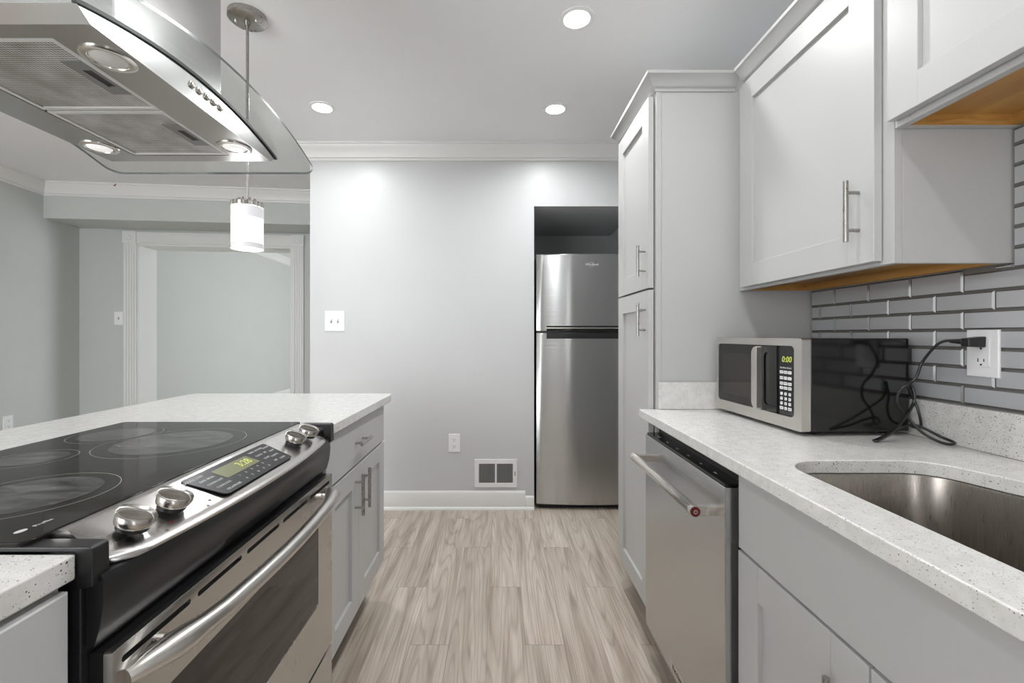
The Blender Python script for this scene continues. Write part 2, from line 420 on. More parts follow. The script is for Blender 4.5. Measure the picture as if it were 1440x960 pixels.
def slab(F, a0, a1, b0, b1, t=0.02, bm=None):
    bm = bm or B()
    def ring(i, c): return [bm.verts.new(F.p(*q, c)) for q in ((a0+i, b0+i), (a1-i, b0+i), (a1-i, b1-i), (a0+i, b1-i))]
    R = [ring(0, 0), ring(0, t-0.002), ring(0.002, t)]
    for a, b in zip(R, R[1:]):
        for j in range(4): bm.faces.new((a[j], a[(j+1) % 4], b[(j+1) % 4], b[j]))
    bm.faces.new(R[0]); bm.faces.new(R[-1]); return bm
def pull(F, a, b, length, vert, c, parent, so=0.03, r=0.006):
    d = (0, 1) if vert else (1, 0); h = length/2; bm = B()
    tube([F.p(a-d[0]*h, b-d[1]*h, c+so), F.p(a+d[0]*h, b+d[1]*h, c+so)], r, bm, 16)
    for s in (-1, 1):
        q = s*h*0.62
        tube([F.p(a+d[0]*q, b+d[1]*q, c), F.p(a+d[0]*q, b+d[1]*q, c+so)], 0.0045, bm, 12)
    return obj('handle', bm, M['nickel'], parent, label='brushed nickel bar handle')

# ------------------------------------------------------------------ room shell
H = 2.51
YB = 3.10
NX0, NX1, NZ, NY = 0.2356, 0.984, 2.088, 4.03
XR = 1.19
ang = math.radians(6.2); cu, su = math.cos(ang), math.sin(ang)
UA = Vector((cu, su)); VA = Vector((-su, cu)); A0 = Vector((-3.93, 3.87)); SD = 0.375
def D2(s, t): p = A0+UA*s+VA*t; return (p.x, p.y)          # dining-room axes: s along the far wall, t away from the camera
def dbox(s0, s1, t0, t1, z0, z1, bm=None):
    bm = bm or B(); q = [D2(s0, t0), D2(s1, t0), D2(s1, t1), D2(s0, t1)]
    return hexa(bm, [(*p, z0) for p in q]+[(*p, z1) for p in q])

struct('floor', bx(-7, 1.6, -1.6, 10.5, -0.1, 0.0), M['floor'])
struct('ceiling', bx(-7, 1.6, -1.6, 10.5, H, H+0.1), M['ceil'])
struct('wall_rear', plate([[(-1.35, 0), (XR, 0), (XR, H), (-1.35, H)], [(0.74, 0.06), (1.02, 0.06), (1.02, 2.3), (0.74, 2.3)]], lambda a, b, c: Vector((a, c, b)), -1.6, -1.5), M['wall'])  # tall slot added out of view so the fridge reflects a bright stripe
bm = bx(-1.31, NX0, YB, 4.15, 0, H); bx(NX0, NX1, YB, 4.15, NZ, H, bm); bx(NX1, 1.4, YB, 4.15, 0, H, bm)
struct('wall_back', bm, M['wall'])
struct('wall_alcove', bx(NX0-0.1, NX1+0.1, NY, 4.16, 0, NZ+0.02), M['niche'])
struct('wall_right', bx(XR, XR+0.12, -1.6, YB, 0, H), M['wall'])
struct('wall_left', dbox(-0.12, 0, -5.4, SD, 0, H), M['dining'])
OS0, OS1, OZ, WT = 0.505, 1.925, 2.073, 0.26
bm = dbox(-0.12, OS0, SD, SD+WT, 0, H); dbox(OS1, 2.75, SD, SD+WT, 0, H, bm); dbox(OS0, OS1, SD, SD+WT, OZ, H, bm)
struct('wall_dining', bm, M['dining'])
struct('wall_soffit', dbox(0, 2.62, 0, SD, 2.208, H), M['dining'])
# the room seen through the cased opening
hx0, hy0 = D2(OS0-0.06, SD+WT)
bm = hexa(B(), [(hx0-0.12, hy0, 0), (hx0, hy0, 0), (-3.72, 9.6, 0), (-3.84, 9.6, 0), (hx0-0.12, hy0, H), (hx0, hy0, H), (-3.72, 9.6, H), (-3.84, 9.6, H)])
struct('wall_beyond', bm, M['dining'])
struct('wall_beyond_right', bx(0.4, 0.5, 4.16, 9.6, 0, H), M['dining'])
struct('wall_end', bx(-3.8, 0.5, 9.6, 9.72, 0, H), M['dining'])

CROWN = [(0, H-0.110), (0.010, H-0.110), (0.012, H-0.096), (0.022, H-0.092), (0.026, H-0.078), (0.045, H-0.040), (0.058, H-0.026), (0.062, H-0.016), (0.072, H-0.014), (0.072, H), (0, H)]
BASE = [(0, 0), (0.026, 0), (0.026, 0.008), (0.021, 0.017), (0.014, 0.021), (0.014, 0.112), (0.009, 0.122), (0.004, 0.128), (0, 0.128)]
struct('trim_1', sweep([(-1.31, 3.9), (-1.31, YB), (XR, YB)], CROWN, side=1), M['trim'])
struct('trim_2', sweep([D2(0, -5.4), D2(0, 0), D2(2.6, 0)], CROWN, side=1), M['trim'])
struct('trim_3', sweep([(hx0+0.001, hy0), (-3.719, 9.6)], CROWN, side=1), M['trim'])
struct('baseboard_back', sweep([(-1.31, YB), (0.175, YB)], BASE, side=1), M['trim'])
struct('baseboard_plinth', sweep([(0.176, YB), (NX0-0.001, YB)], [(a, b*0.73) if b > 0.03 else (a, b) for a, b in BASE]), M['trim'])
struct('baseboard_beyond', sweep([(hx0, hy0), (-3.72, 9.6)], [(a, b*2.1) for a, b in BASE]), M['trim'])
struct('baseboard_left', sweep([D2(0, -5.4), D2(0, SD), D2(OS0-0.12, SD)], BASE), M['trim'])
# door casing with corner blocks
CW = 0.112
def casing():
    FD = Frame((*D2(0, SD), 0), (cu, su, 0), (0, 0, 1), (su, -cu, 0)); bm = B()
    for s0 in (OS0-CW, OS1):
        fbx(FD, s0, s0+CW, 0, OZ, 0, 0.016, bm)
        for k in range(4): fbx(FD, s0+0.016+k*0.022, s0+0.030+k*0.022, 0.2, OZ-0.01, 0.016, 0.021, bm)
        fbx(FD, s0-0.004, s0+CW+0.004, OZ, OZ+CW+0.004, 0, 0.026, bm)
        c = FD.p(s0+CW/2, OZ+CW/2, 0.026)
        lathe(c, FD.n, [(0.040, 0), (0.040, 0.004), (0.034, 0.006), (0.028, 0.002), (0.016, 0.002), (0.012, 0.007), (0.0, 0.008)], bm, 24)
    fbx(FD, OS0, OS1, OZ, OZ+CW, 0, 0.016, bm)
    fbx(FD, OS0, OS1, OZ+0.010, OZ+0.022, 0.016, 0.022, bm); fbx(FD, OS0, OS1, OZ+CW-0.026, OZ+CW-0.012, 0.016, 0.022, bm)
    # jambs and head lining the wall's thickness
    fbx(FD, OS0-0.001, OS0+0.018, 0, OZ, -WT, 0, bm); fbx(FD, OS1-0.018, OS1+0.001, 0, OZ, -WT, 0, bm); fbx(FD, OS0, OS1, OZ-0.018, OZ+0.001, -WT, 0, bm)
    return bm
struct('door_1', casing(), M['trim'], 0.0015)

# ------------------------------------------------------------------ right run: pantry, wall cabinets, sink base
ZC, ZU = 0.92, 0.89                       # worktop top and underside
XW = 1.177                                # tile face
XF, XD = 0.592, 0.572                     # base frame face, door face
FR = Frame((XF, 0, 0), (0, 1, 0), (0, 0, 1), (-1, 0, 0))
CABCR = [(0.0, 2.122), (0.004, 2.122), (0.006, 2.132), (0.014, 2.134), (0.018, 2.139), (0.040, 2.165), (0.046, 2.168), (0.047, 2.178), (0.042, 2.181), (0, 2.181)]

PY0, PY1 = 1.706, 2.165
p = thing('pantry_cabinet', 'tall light grey shaker pantry cabinet with two stacked doors beside the fridge', 'cabinet', ((XF+XR)/2, (PY0+PY1)/2, 0))
bm = bx(XF+0.0205, XR-0.002, PY0, PY1, 0.115, 2.13); bx(XF+0.004, XF+0.02, PY0+0.036, PY1-0.036, 0.12, 2.12, bm)
obj('carcass', bm, M['cab'], p, 0.0015)
bm = fbx(FR, PY0-0.003, PY0+0.035, 0.12, 2.122, -0.020, -0.0005); fbx(FR, PY1-0.035, PY1, 0.12, 2.122, -0.020, -0.0005, bm)
obj('face_frame', bm, M['cab'], p, 0.001)
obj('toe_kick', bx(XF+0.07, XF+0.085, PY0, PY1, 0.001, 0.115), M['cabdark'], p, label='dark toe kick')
FRd = Frame((XF-0.004, 0, 0), (0, 1, 0), (0, 0, 1), (-1, 0, 0))
du = obj('door', shaker(FRd, PY0+0.014, PY1-0.010, 1.381, 2.112, 0.020, 0.075), M['cab'], p)
dl = obj('door', shaker(FRd, PY0+0.014, PY1-0.010, 0.140, 1.373, 0.020, 0.075), M['cab'], p)
pull(FRd, PY0+0.049, 1.489, 0.122, True, 0.02, du); pull(FRd, PY0+0.049, 1.260, 0.128, True, 0.02, dl)
obj('crown_molding', sweep([(XR-0.3, PY0-0.001), (XF, PY0-0.001), (XF, PY1), (XR-0.1, PY1)], [(o+0.0005, z) for o, z in CABCR], side=-1), M['cab'], p)

WX, WDX = 0.908, 0.888                   # wall-cabinet frame and door faces
FW = Frame((WX, 0, 0), (0, 1, 0), (0, 0, 1), (-1, 0, 0))
W0, W1, WZ0, WZ1 = 1.035, 1.7035, 1.366, 2.13
def wall_cab(root, y0, y1, z0, z1, lip=0.026):
    t = 0.016; bm = B()
    bx(WX+0.0195, XR-0.002, y0, y0+t, z0, z1, bm); bx(WX+0.0195, XR-0.002, y1-t, y1, z0, z1, bm)
    bx(WX+0.0195, XR-0.002, y0+t, y1-t, z1-t, z1, bm); bx(XR-0.012, XR-0.002, y0+t, y1-t, z0+lip+0.02, z1-t, bm)
    obj('carcass', bm, M['cab'], root, 0.001)
    bm = fbx(FW, y0, y0+0.04, z0, z1, -0.019, 0.0); fbx(FW, y1-0.04, y1, z0, z1, -0.019, 0, bm)
    fbx(FW, y0+0.04, y1-0.04, z0, z0+0.04, -0.019, 0, bm); fbx(FW, y0+0.04, y1-0.04, z1-0.04, z1, -0.019, 0, bm)
    obj('face_frame', bm, M['cab'], root, 0.001)
    e = 0.0006
    bm = bx(WX+0.020, XR-0.0125, y0+t, y1-t, z0+lip, z0+lip+0.012)
    bx(WX+0.0195, WX+0.0195+e, y0+t, y1-t, z0+0.001, z0+lip, bm); bx(WX+0.02, XR-0.013, y0+t, y0+t+e, z0+0.001, z0+lip, bm)
    bx(WX+0.02, XR-0.013, y1-t-e, y1-t, z0+0.001, z0+lip, bm); bx(XR-0.030, XR-0.012, y0+t, y1-t, z0+0.001, z0+lip, bm)
    obj('underside', bm, M['wood'], root, label='orange maple underside panel')
c = thing('wall_cabinet', 'light grey shaker wall cabinet with one bar-handled door hung above the microwave', 'cabinet', ((WX+XR)/2, (W0+W1)/2, WZ0))
wall_cab(c, W0, W1, WZ0, WZ1)
FWd = Frame((WX-0.003, 0, 0), (0, 1, 0), (0, 0, 1), (-1, 0, 0))
d = obj('door', shaker(FWd, W0+0.030, W1-0.046, WZ0+0.009, 2.115, 0.019, 0.078), M['cab'], c)
pull(FWd, W0+0.075, 1.505, 0.150, True, 0.019, d, 0.032)
obj('crown_molding', sweep([(WX, W0), (WX, W1-0.048)], CABCR, side=-1), M['cab'], c)
S0, S1, SZ0 = 0.13, 1.033, 1.674
c = thing('wall_cabinet', 'short light grey wall cabinet with exposed maple underside hung over the sink', 'cabinet', ((WX+XR)/2, (S0+S1)/2, SZ0))
wall_cab(c, S0, S1, SZ0, WZ1)
obj('door', shaker(FWd, 0.585, S1-0.004, SZ0+0.014, 2.115, 0.019, 0.075), M['cab'], c)
obj('door', shaker(FWd, S0+0.004, 0.579, SZ0+0.014, 2.115, 0.019, 0.075), M['cab'], c)
obj('crown_molding', sweep([(WX, S0), (WX, S1)], CABCR, side=-1), M['cab'], c)

# sink base
K0, K1 = 0.18, 1.085
c = thing('sink_base_cabinet', 'light grey sink base cabinet with a plain false drawer front over two shaker doors', 'cabinet', (0.88, (K0+K1)/2, 0))
t = 0.018; bm = bx(XF, XR-0.002, K0, K0+t, 0.1, ZU-0.002); bx(XF, XR-0.002, K1-t, K1, 0.1, ZU-0.002, bm); bx(XF, XR-0.002, K0+t, K1-t, 0.1, 0.118, bm); bx(XR-0.014, XR-0.002, K0+t, K1-t, 0.118, ZU-0.002, bm)
bx(XF, XF+0.02, K0+t, K0+0.06, 0.118, ZU-0.002, bm); bx(XF, XF+0.02, K1-0.06, K1-t, 0.118, ZU-0.002, bm); bx(XF, XF+0.02, K0+0.06, K1-0.06, 0.66, ZU-0.002, bm)
obj('carcass', bm, M['cab'], c)
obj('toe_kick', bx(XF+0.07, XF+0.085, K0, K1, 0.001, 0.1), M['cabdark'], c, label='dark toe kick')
obj('false_drawer_front', slab(FR, K0+0.002, K1-0.003, 0.690, 0.884, 0.018), M['cab'], c)
dm = 0.698
d = obj('door', shaker(FR, dm+0.0025, K1-0.003, 0.118, 0.684, 0.018, 0.080), M['cab'], c); pull(FR, dm+0.052, 0.565, 0.128, True, 0.018, d)
d = obj('door', shaker(FR, K0+0.003, dm-0.0025, 0.118, 0.684, 0.018, 0.080), M['cab'], c); pull(FR, dm-0.052, 0.565, 0.128, True, 0.018, d)

# worktop with the sink cut out
flat = lambda a, b, z: Vector((a, b, z))
SINK = rounded([(0.62, 0.33, 0.08), (1.01, 0.33, 0.08), (1.01, 0.83, 0.18), (0.955, 1.006, 0.085), (0.62, 1.006, 0.09)], 10)
bm = plate([[(0.526, -0.1), (XR-0.001, -0.1), (XR-0.001, PY0-0.005), (0.526, PY0-0.005)], SINK], flat, ZU, ZC)
tag(obj('countertop', bm, M['quartz'], None, 0.003), 'white speckled quartz worktop along the right wall with the sink cut into it', 'countertop')
t_ = thing('sink', 'undermount stainless steel sink bowl set into the right worktop', 'sink', (0.815, 0.67, 0.69))
def loop(k, z, bm):
    cx, cy = 0.815, 0.67
    return [bm.verts.new((cx+(x-cx)*k, cy+(y-cy)*k, z)) for x, y in SINK]
bm = B(); rs = [loop(1.06, ZU-0.001, bm), loop(1.012, ZU-0.0015, bm), loop(1.006, ZU-0.006, bm), loop(0.99, 0.75, bm), loop(0.97, 0.715, bm), loop(0.90, 0.702, bm), loop(0.2, 0.699, bm)]
for a, b in zip(rs, rs[1:]):
    for k in range(len(a)): bm.faces.new((a[k], a[(k+1) % len(a)], b[(k+1) % len(b)], b[k]))
bm.faces.new(rs[-1])
obj('bowl', bm, M['sink'], t_)
obj('drain', lathe((0.815, 0.67, 0.6995), (0, 0, 1), [(0.045, 0), (0.045, 0.002), (0.036, 0.003), (0.034, 0.0), (0.0, 0.0)]), M['bright'], t_)

# 4-inch quartz upstands and glass subway tile
tag(obj('upstand', bx(1.157, XW, -0.1, PY0-0.0135, ZC+0.0005, 1.022), M['quartz'], None, 0.002), 'long speckled quartz upstand along the tiled right wall behind the sink', 'backsplash')
tag(obj('upstand', bx(0.598, XW, PY0-0.0145, PY0-0.0045, ZC+0.0005, 1.022), M['quartz'], None, 0.002), 'short speckled quartz upstand against the side of the tall pantry cabinet', 'backsplash')
def tiles():
    bm = B(); L, Hh, g, bv, dpt = 0.1458, 0.0469, 0.0018, 0.0040, 0.008
    zb = 1.0255
    XG = XW+0.006
    def quad(y0, y1, z0, z1):
        o = [(y0, z0), (y1, z0), (y1, z1), (y0, z1)]
        b_ = min(bv, (y1-y0)*0.3, (z1-z0)*0.3)
        i = [(y0+b_, z0+b_), (y1-b_, z0+b_), (y1-b_, z1-b_), (y0+b_, z1-b_)]
        vo = [bm.verts.new((XG, a, b)) for a, b in o]; vm = [bm.verts.new((XW+0.0035, a, b)) for a, b in o]; vi = [bm.verts.new((XW, a, b)) for a, b in i]
        for k in range(4):
            bm.faces.new((vo[k], vo[(k+1) % 4], vm[(k+1) % 4], vm[k])).material_index = 1
            bm.faces.new((vm[k], vm[(k+1) % 4], vi[(k+1) % 4], vi[k])).material_index = 1
        bm.faces.new(vi).material_index = 0
    r = 0
    while True:
        z0 = zb+r*Hh
        if z0 > SZ0-0.004: break
        off = 1.1437 if r % 2 == 0 else 1.1437+L/2
        k = -12
        while k < 8:
            y0, y1 = off+k*L+g/2, off+(k+1)*L-g/2; k += 1
            y1 = min(y1, PY0-0.006); y0 = max(y0, -0.1)
            if y1-y0 < 0.006: continue
            za, zb2 = z0+g/2, z0+Hh-g/2
            lim = WZ0-0.002
            if y0 < W0-0.02: lim = SZ0-0.002
            if lim-Hh-0.016 < za < lim-0.016: zb2 = lim if lim-zb2 < 0.02 else zb2
            if za > lim-0.02 and lim > za: continue
            if za > WZ0-0.003: y1 = min(y1, W0-0.003)
            elif zb2 > WZ0-0.002 and y1 > W0-0.003:
                if y0 < W0-0.02: quad(y0, W0-0.003, za, zb2); y0 = W0-0.003
                zb2 = WZ0-0.002
            zb2 = min(zb2, SZ0-0.002)
            if y1-y0 < 0.006 or zb2-za < 0.006: continue
            quad(y0, y1, za, zb2)
        r += 1
    bx(XG-0.001, XR-0.0005, -0.1, PY0-0.005, 1.023, WZ0-0.001, bm, 2); bx(XG-0.001, XR-0.0005, -0.1, W0-0.002, WZ0-0.001, SZ0-0.001, bm, 2)
    return bm
tag(obj('tile_backsplash', tiles(), [M['tile'], M['tileedge'], M['grout']], None, 0, 20), 'grey glass subway tile on the right wall above the worktop', 'backsplash')

# dishwasher
DY0, DY1, DX = 1.100, 1.700, 0.551
dw = thing('dishwasher', 'stainless steel dishwasher with a thick bar handle built in under the right worktop', 'dishwasher', (0.8, 1.4, 0))
FDW = Frame((DX+0.032, 0, 0), (0, 1, 0), (0, 0, 1), (-1, 0, 0))
obj('tub', bx(0.60, 1.14, DY0+0.004, DY1-0.004, 0.10, 0.870), M['black'], dw)
dd = obj('door', slab(FDW, DY0, DY1, 0.115, 0.826, 0.032), M['steel'], dw)
bm = bx(DX+0.004, DX+0.05, DY0+0.006, DY1-0.006, 0.8265, 0.834)
bx(DX+0.05, DX+0.06, DY0+0.006, DY1-0.006, 0.82, 0.856, bm)
obj('control_strip', bm, M['glossblack'], dd, 0.001, label='black control strip on the door top')
FT = Frame((DX+0.022, 0, 0.8342), (0, -1, 0), (1, 0, 0), (0, 0, 1))
for k, s in enumerate(('Normal', 'Heavy', 'Light', 'Rinse', 'Dry', 'Start')):
    obj('control_print', lettering(B(), s, 0.008, FT.mat(-(DY1-0.08)+k*0.085, 0, 0)), M['whitemark'], dd, 0, 0)
hx, hz = 0.498, 0.750
h = obj('handle', lathe((hx, 1.145, hz), (0, 1, 0), [(0.0155, 0), (0.0155, 0.02), (0.0142, 0.022), (0.0142, 0.498), (0.0155, 0.50), (0.0155, 0.52)], None, 28), M['bright'], dd, label='thick polished bar handle')
for y in (1.157, 1.650): obj('handle_bracket', bx(hx+0.004, DX+0.003, y-0.010, y+0.010, hz-0.012, hz+0.012), M['bright'], dd, 0.002)
bm = lathe((hx, 1.145, hz), (0, -1, 0), [(0.0125, -0.001), (0.0125, 0.0012), (0.0, 0.0012)], None, 24)
obj('medallion', bm, M['red'], dd, label='round red end medallion')
obj('medallion_ring', lathe((hx, 1.1435, hz), (0, -1, 0), [(0.0055, 0), (0.0055, 0.001), (0.003, 0.001), (0.003, 0.0004)], None, 20, cap=False), M['bright'], dd)
FBD = Frame((DX, 0, 0), (0, -1, 0), (0, 0, 1), (-1, 0, 0))
bm = fbx(FBD, -1.452, -1.300, 0.132, 0.160, 0, 0.002)
bd = obj('badge', bm, M['bright'], dd, 0.0005)
obj('badge_print', lettering(B(), 'KitchenAid', 0.024, FBD.mat(-1.376, 0.147, 0.0021)), M['dark'], dd, 0, 0)
obj('kick_plate', bx(0.62, 0.63, DY0, DY1, 0.005, 0.112), M['black'], dw)

# ------------------------------------------------------------------ fridge in the alcove
fx0, fx1, fyf = 0.252, 0.967, 3.075
fr = thing('refrigerator', 'stainless steel top-freezer refrigerator standing in the wall alcove', 'refrigerator', ((fx0+fx1)/2, 3.45, 0))
obj('cabinet_body', bx(fx0+0.006, fx1-0.006, fyf+0.075, 3.86, 0.03, 1.757), M['black'], fr, 0.004)
def fdoor(z0, z1):
    bm = B(); n = 28; cols = []
    for i in range(n+1):
        u = i/n; x = fx0+(fx1-fx0)*u; e = min(u, 1-u)*(fx1-fx0)
        y = fyf+0.022*(2*u-1)**2+0.005*max(0, 1-e/0.008)**2
        cols.append([bm.verts.new(q) for q in ((x, fyf+0.073, z0), (x, y+0.004, z0), (x, y, z0+0.004), (x, y, z1-0.008), (x, y+0.006, z1-0.001), (x, fyf+0.073, z1))])
    for a, b in zip(cols, cols[1:]):
        for k in range(6): bm.faces.new((a[k], a[(k+1) % 6], b[(k+1) % 6], b[k]))
    bm.faces.new(cols[0]); bm.faces.new(cols[-1]); return bm
d1 = obj('freezer_door', fdoor(1.227, 1.758), M['steel'], fr)
d2 = obj('fridge_door', fdoor(0.036, 1.216), M['steel'], fr)
def pocket(z0, z1, mi):
    bm = B(); n = 20; lo = []; xs = fx0+0.068
    for i in range(n+1):
        x = xs+(fx1-xs)*i/n; u = (x-fx0)/(fx1-fx0); y = fyf+0.022*(2*u-1)**2
        lo.append([bm.verts.new(q) for q in ((x, y-0.0025, z0), (x, y-0.004, (z0+z1)/2), (x, y-0.0025, z1), (x, y+0.01, z1), (x, y+0.01, z0))])
    for a, b in zip(lo, lo[1:]):
        for k in range(5): bm.faces.new((a[k], a[(k+1) % 5], b[(k+1) % 5], b[k]))
    bm.faces.new(lo[0]); bm.faces.new(lo[-1]); return bm
obj('handle', pocket(1.252, 1.264, 0), M['black'], d1, label='black grip strip'); obj('handle_edge', pocket(1.245, 1.2505, 0), M['bright'], d1); obj('handle_lip', pocket(1.229, 1.244, 0), M['glossblack'], d1)
obj('handle', pocket(1.176, 1.214, 0), M['satin'], d2, label='black grip strip')
obj('gasket', bx(fx0+0.004, fx1-0.004, fyf+0.03, fyf+0.074, 1.2162, 1.2268), M['black'], fr)
obj('base_grille', bx(fx0+0.02, fx1-0.02, fyf+0.05, fyf+0.08, 0.002, 0.034), M['black'], fr)
FFR = Frame((0.605, fyf-0.0002, 1.683), (1, 0, 0), (0, 0, 1), (0, -1, 0))
bm = lettering(B(), 'Whirlpool', 0.021, FFR.mat(0.025, 0, 0.001), ext=0.0012)
lathe(FFR.p(0.02, 0.0, 0.001), FFR.n, [(0.017, 0), (0.017, 0.0012), (0.0155, 0.0012), (0.0155, 0)], bm, 24, cap=False)
obj('logo', bm, M['whitemark'], d1, 0, 0)

# ------------------------------------------------------------------ microwave
MA = math.atan2(0.024, 0.4435)
MW, MD, MH = 0.438, 0.306, 0.259
# local axes: x = depth away from the front, y = along the front towards the pantry
mo = Vector((0.836, 1.2365, 0.932))
mw = thing('microwave', 'black and stainless countertop microwave oven standing in the corner of the right worktop', 'microwave', (mo.x, mo.y, ZC), MA)
ux = Vector((math.cos(MA), math.sin(MA), 0)); uy = Vector((-math.sin(MA), math.cos(MA), 0))
FM = Frame(mo, -uy, (0, 0, 1), -ux)          # a: negative along the front (right to left seen from the front is +y) ; c out
def mbox(x0, x1, y0, y1, z0, z1, bm=None):
    bm = bm or B(); P = lambda x, y, z: mo+ux*x+uy*y+Vector((0, 0, z))
    return hexa(bm, [P(x0, y0, z0), P(x1, y0, z0), P(x1, y1, z0), P(x0, y1, z0), P(x0, y0, z1), P(x1, y0, z1), P(x1, y1, z1), P(x0, y1, z1)])
obj('case', mbox(0.020, MD, 0, MW, 0, MH), M['glossblack'], mw, 0.004)
for x in (0.05, MD-0.04):
    for y in (0.04, MW-0.04): obj('foot', lathe(mo+ux*x+uy*y+Vector((0, 0, -0.0118)), (0, 0, 1), [(0.012, 0), (0.014, 0.012)], None, 14), M['black'], mw)
PM = lambda a, b, c: FM.p(a, b, c)
A = lambda y: -y                            # local y -> frame a
bezel = plate([rrect(A(MW), A(0), 0, MH, 0.006), rrect(A(MW-0.014), A(0.030), 0.034, MH-0.022, 0.014)], PM, -0.020, 0.006)
obj('front_bezel', bezel, M['satinsteel'], mw, 0.004, label='stainless steel front surround')
obj('door_glass', prism(rrect(A(MW-0.0145), A(0.0995), 0.0345, MH-0.0225, 0.010), PM, -0.019, 0.003), M['glossblack'], mw, 0.001, label='glossy black door window')
obj('window_mesh', prism(rrect(A(MW-0.040), A(0.205), 0.060, MH-0.054, 0.006), PM, 0.003, 0.0034), M['ovenglass'], mw)
cp = obj('control_panel', prism(rrect(A(0.0985), A(0.0305), 0.0345, MH-0.0225, 0.010), PM, -0.019, 0.003), M['glossblack'], mw, 0.001)
# D-shaped handle standing off the door
hb = plate([rounded([(A(0.196), 0.036, 0.026), (A(0.101), 0.036, 0.004), (A(0.101), MH-0.026, 0.004), (A(0.196), MH-0.026, 0.026)], 8),
            rounded([(A(0.162), 0.054, 0.014), (A(0.1035), 0.054, 0.002), (A(0.1035), MH-0.044, 0.002), (A(0.162), MH-0.044, 0.014)], 8)], PM, 0.003, 0.007)
obj('handle', hb, M['glossblack'], mw, 0.002, label='black curved handle frame')
obj('handle_trim', prism(rounded([(A(0.199), 0.036, 0.024), (A(0.171), 0.036, 0.004), (A(0.171), MH-0.026, 0.004), (A(0.199), MH-0.026, 0.024)], 8), PM, 0.003, 0.024), M['satinsteel'], mw, 0.003, label='stainless grip strip')
obj('clock_digits', lettering(B(), '0:00', 0.024, FM.mat(A(0.064), 0.197, 0.0033), shear=0.15), M['digits'], cp, 0, 0, label='yellow green clock digits')
obj('brand_print', lettering(B(), 'Hamilton Beach', 0.0075, FM.mat(A(0.068), 0.173, 0.0033)), M['whitemark'], cp, 0, 0)
rows = [0.160, 0.143, 0.127, 0.114, 0.097, 0.083, 0.069, 0.055]
for i, b in enumerate(rows):
    for k in range(3):
        wd = 0.0072 if i < 4 or (i == 7 and k != 1) else 0.0048; y = 0.085-k*0.0172
        bb = obj('button', prism(rrect(A(y)-wd, A(y)+wd, b-0.0043, b+0.0043, 0.002, 3), PM, 0.003, 0.0038), M['white'], cp)
bm = B()
for i, b in enumerate(rows[4:]):
    for k in range(3):
        s = [['1', '2', '3'], ['4', '5', '6'], ['7', '8', '9'], ['STOP', '0', 'START']][i][k]
        lettering(bm, s, 0.0075 if len(s) == 1 else 0.0042, FM.mat(A(0.085-k*0.0172), b, 0.004), ext=0.0001)
for i, ws in enumerate((('TIMER', 'POWER', 'CLOCK'), ('POPCORN', 'POTATO', 'PIZZA'), ('BEVERAGE', 'FROZEN', 'REHEAT'), ('TIME', 'WEIGHT', 'MEMORY'))):
    for k, s in enumerate(ws): lettering(bm, s, 0.0034, FM.mat(A(0.085-k*0.0172), rows[i], 0.004), ext=0.0001)
obj('button_print', bm, M['dark'], cp, 0, 0)
# cord with its plug
OY0, OY1, OZ0, OZ1 = 1.055, 1.129, 1.098, 1.213
oy = (OY0+OY1)/2
cp_ = [(1.130, oy+0.012, 1.186), (1.122, oy+0.045, 1.184), (1.118, 1.160, 1.165), (1.112, 1.185, 1.125), (1.095, 1.185, 1.085), (1.062, 1.190, 1.056), (1.055, 1.195, 1.020), (1.080, 1.195, 0.985), (1.108, 1.180, 0.945), (1.122, 1.150, 0.928), (1.130, 1.128, 0.926),
       (1.146, 1.135, 0.929), (1.140, 1.165, 0.938), (1.105, 1.190, 0.960), (1.060, 1.195, 0.955), (1.020, 1.185, 0.937), (0.985, 1.175, 0.927), (0.975, 1.172, 0.925), (0.985, 1.168, 0.927), (1.030, 1.175, 0.950), (1.075, 1.190, 0.985), (1.110, 1.205, 1.020), (1.115, 1.212, 1.055), (1.105, 1.218, 1.065), (1.118, 1.215, 1.03), (1.125, 1.205, 0.985), (1.135, 1.215, 0.95), (1.146, 1.27, 0.95), (1.150, 1.33, 0.97)]
pc = obj('power_cord', tube(catmull(cp_, 7), 0.0034, None, 8), M['black'], mw, label='black power cord looped on the worktop')
bm = hexa(B(), [(1.128, oy-0.012, 1.172), (1.1695, oy-0.012, 1.170), (1.1695, oy+0.012, 1.170), (1.128, oy+0.010, 1.172), (1.128, oy-0.010, 1.192), (1.1695, oy-0.013, 1.197), (1.1695, oy+0.013, 1.197), (1.128, oy+0.010, 1.192)])
tube([(1.132, oy+0.004, 1.184), (1.126, oy+0.034, 1.185)], [0.0075, 0.0045], bm, 10)
obj('plug', bm, M['black'], pc, 0.003)

# ------------------------------------------------------------------ wall plates
def outlet(name, F, w_, h_, label, group=None, upper_free=True, decora=False):
    o = thing(name, label, 'outlet', F.o, 0, 'wall outlets')
    obj('plate', slab(F, -w_/2, w_/2, -h_/2, h_/2, 0.006), M['white'], o, 0.001)
    ho = []
    if decora:
        obj('receptacle', prism(rrect(-w_*0.235, w_*0.235, -h_*0.29, h_*0.29, 0.003), F.p, 0.006, 0.0082), M['white'], o)
        cs = (-h_*0.17, h_*0.17)
    else:
        cs = (-h_*0.18, h_*0.18)
        for cc in cs: obj('receptacle', prism(rrect(-w_*0.24, w_*0.24, cc-h_*0.125, cc+h_*0.125, w_*0.12), F.p, 0.006, 0.0078), M['white'], o)
    f = w_/0.072
    for cc in cs:
        bm = B()
        for sx, hh in ((-0.0065, 0.0042), (0.0065, 0.0034)): fbx(F, (sx-0.001)*f, (sx+0.001)*f, cc+(0.003-hh)*f, cc+(0.003+hh)*f, 0.0070, 0.0086, bm)
        lathe(F.p(0, cc-0.0075*f, 0.0070), F.n, [(0.0024*f, 0), (0.0024*f, 0.0016)], bm, 10)
        obj('slots', bm, M['dark'], o)
    return o
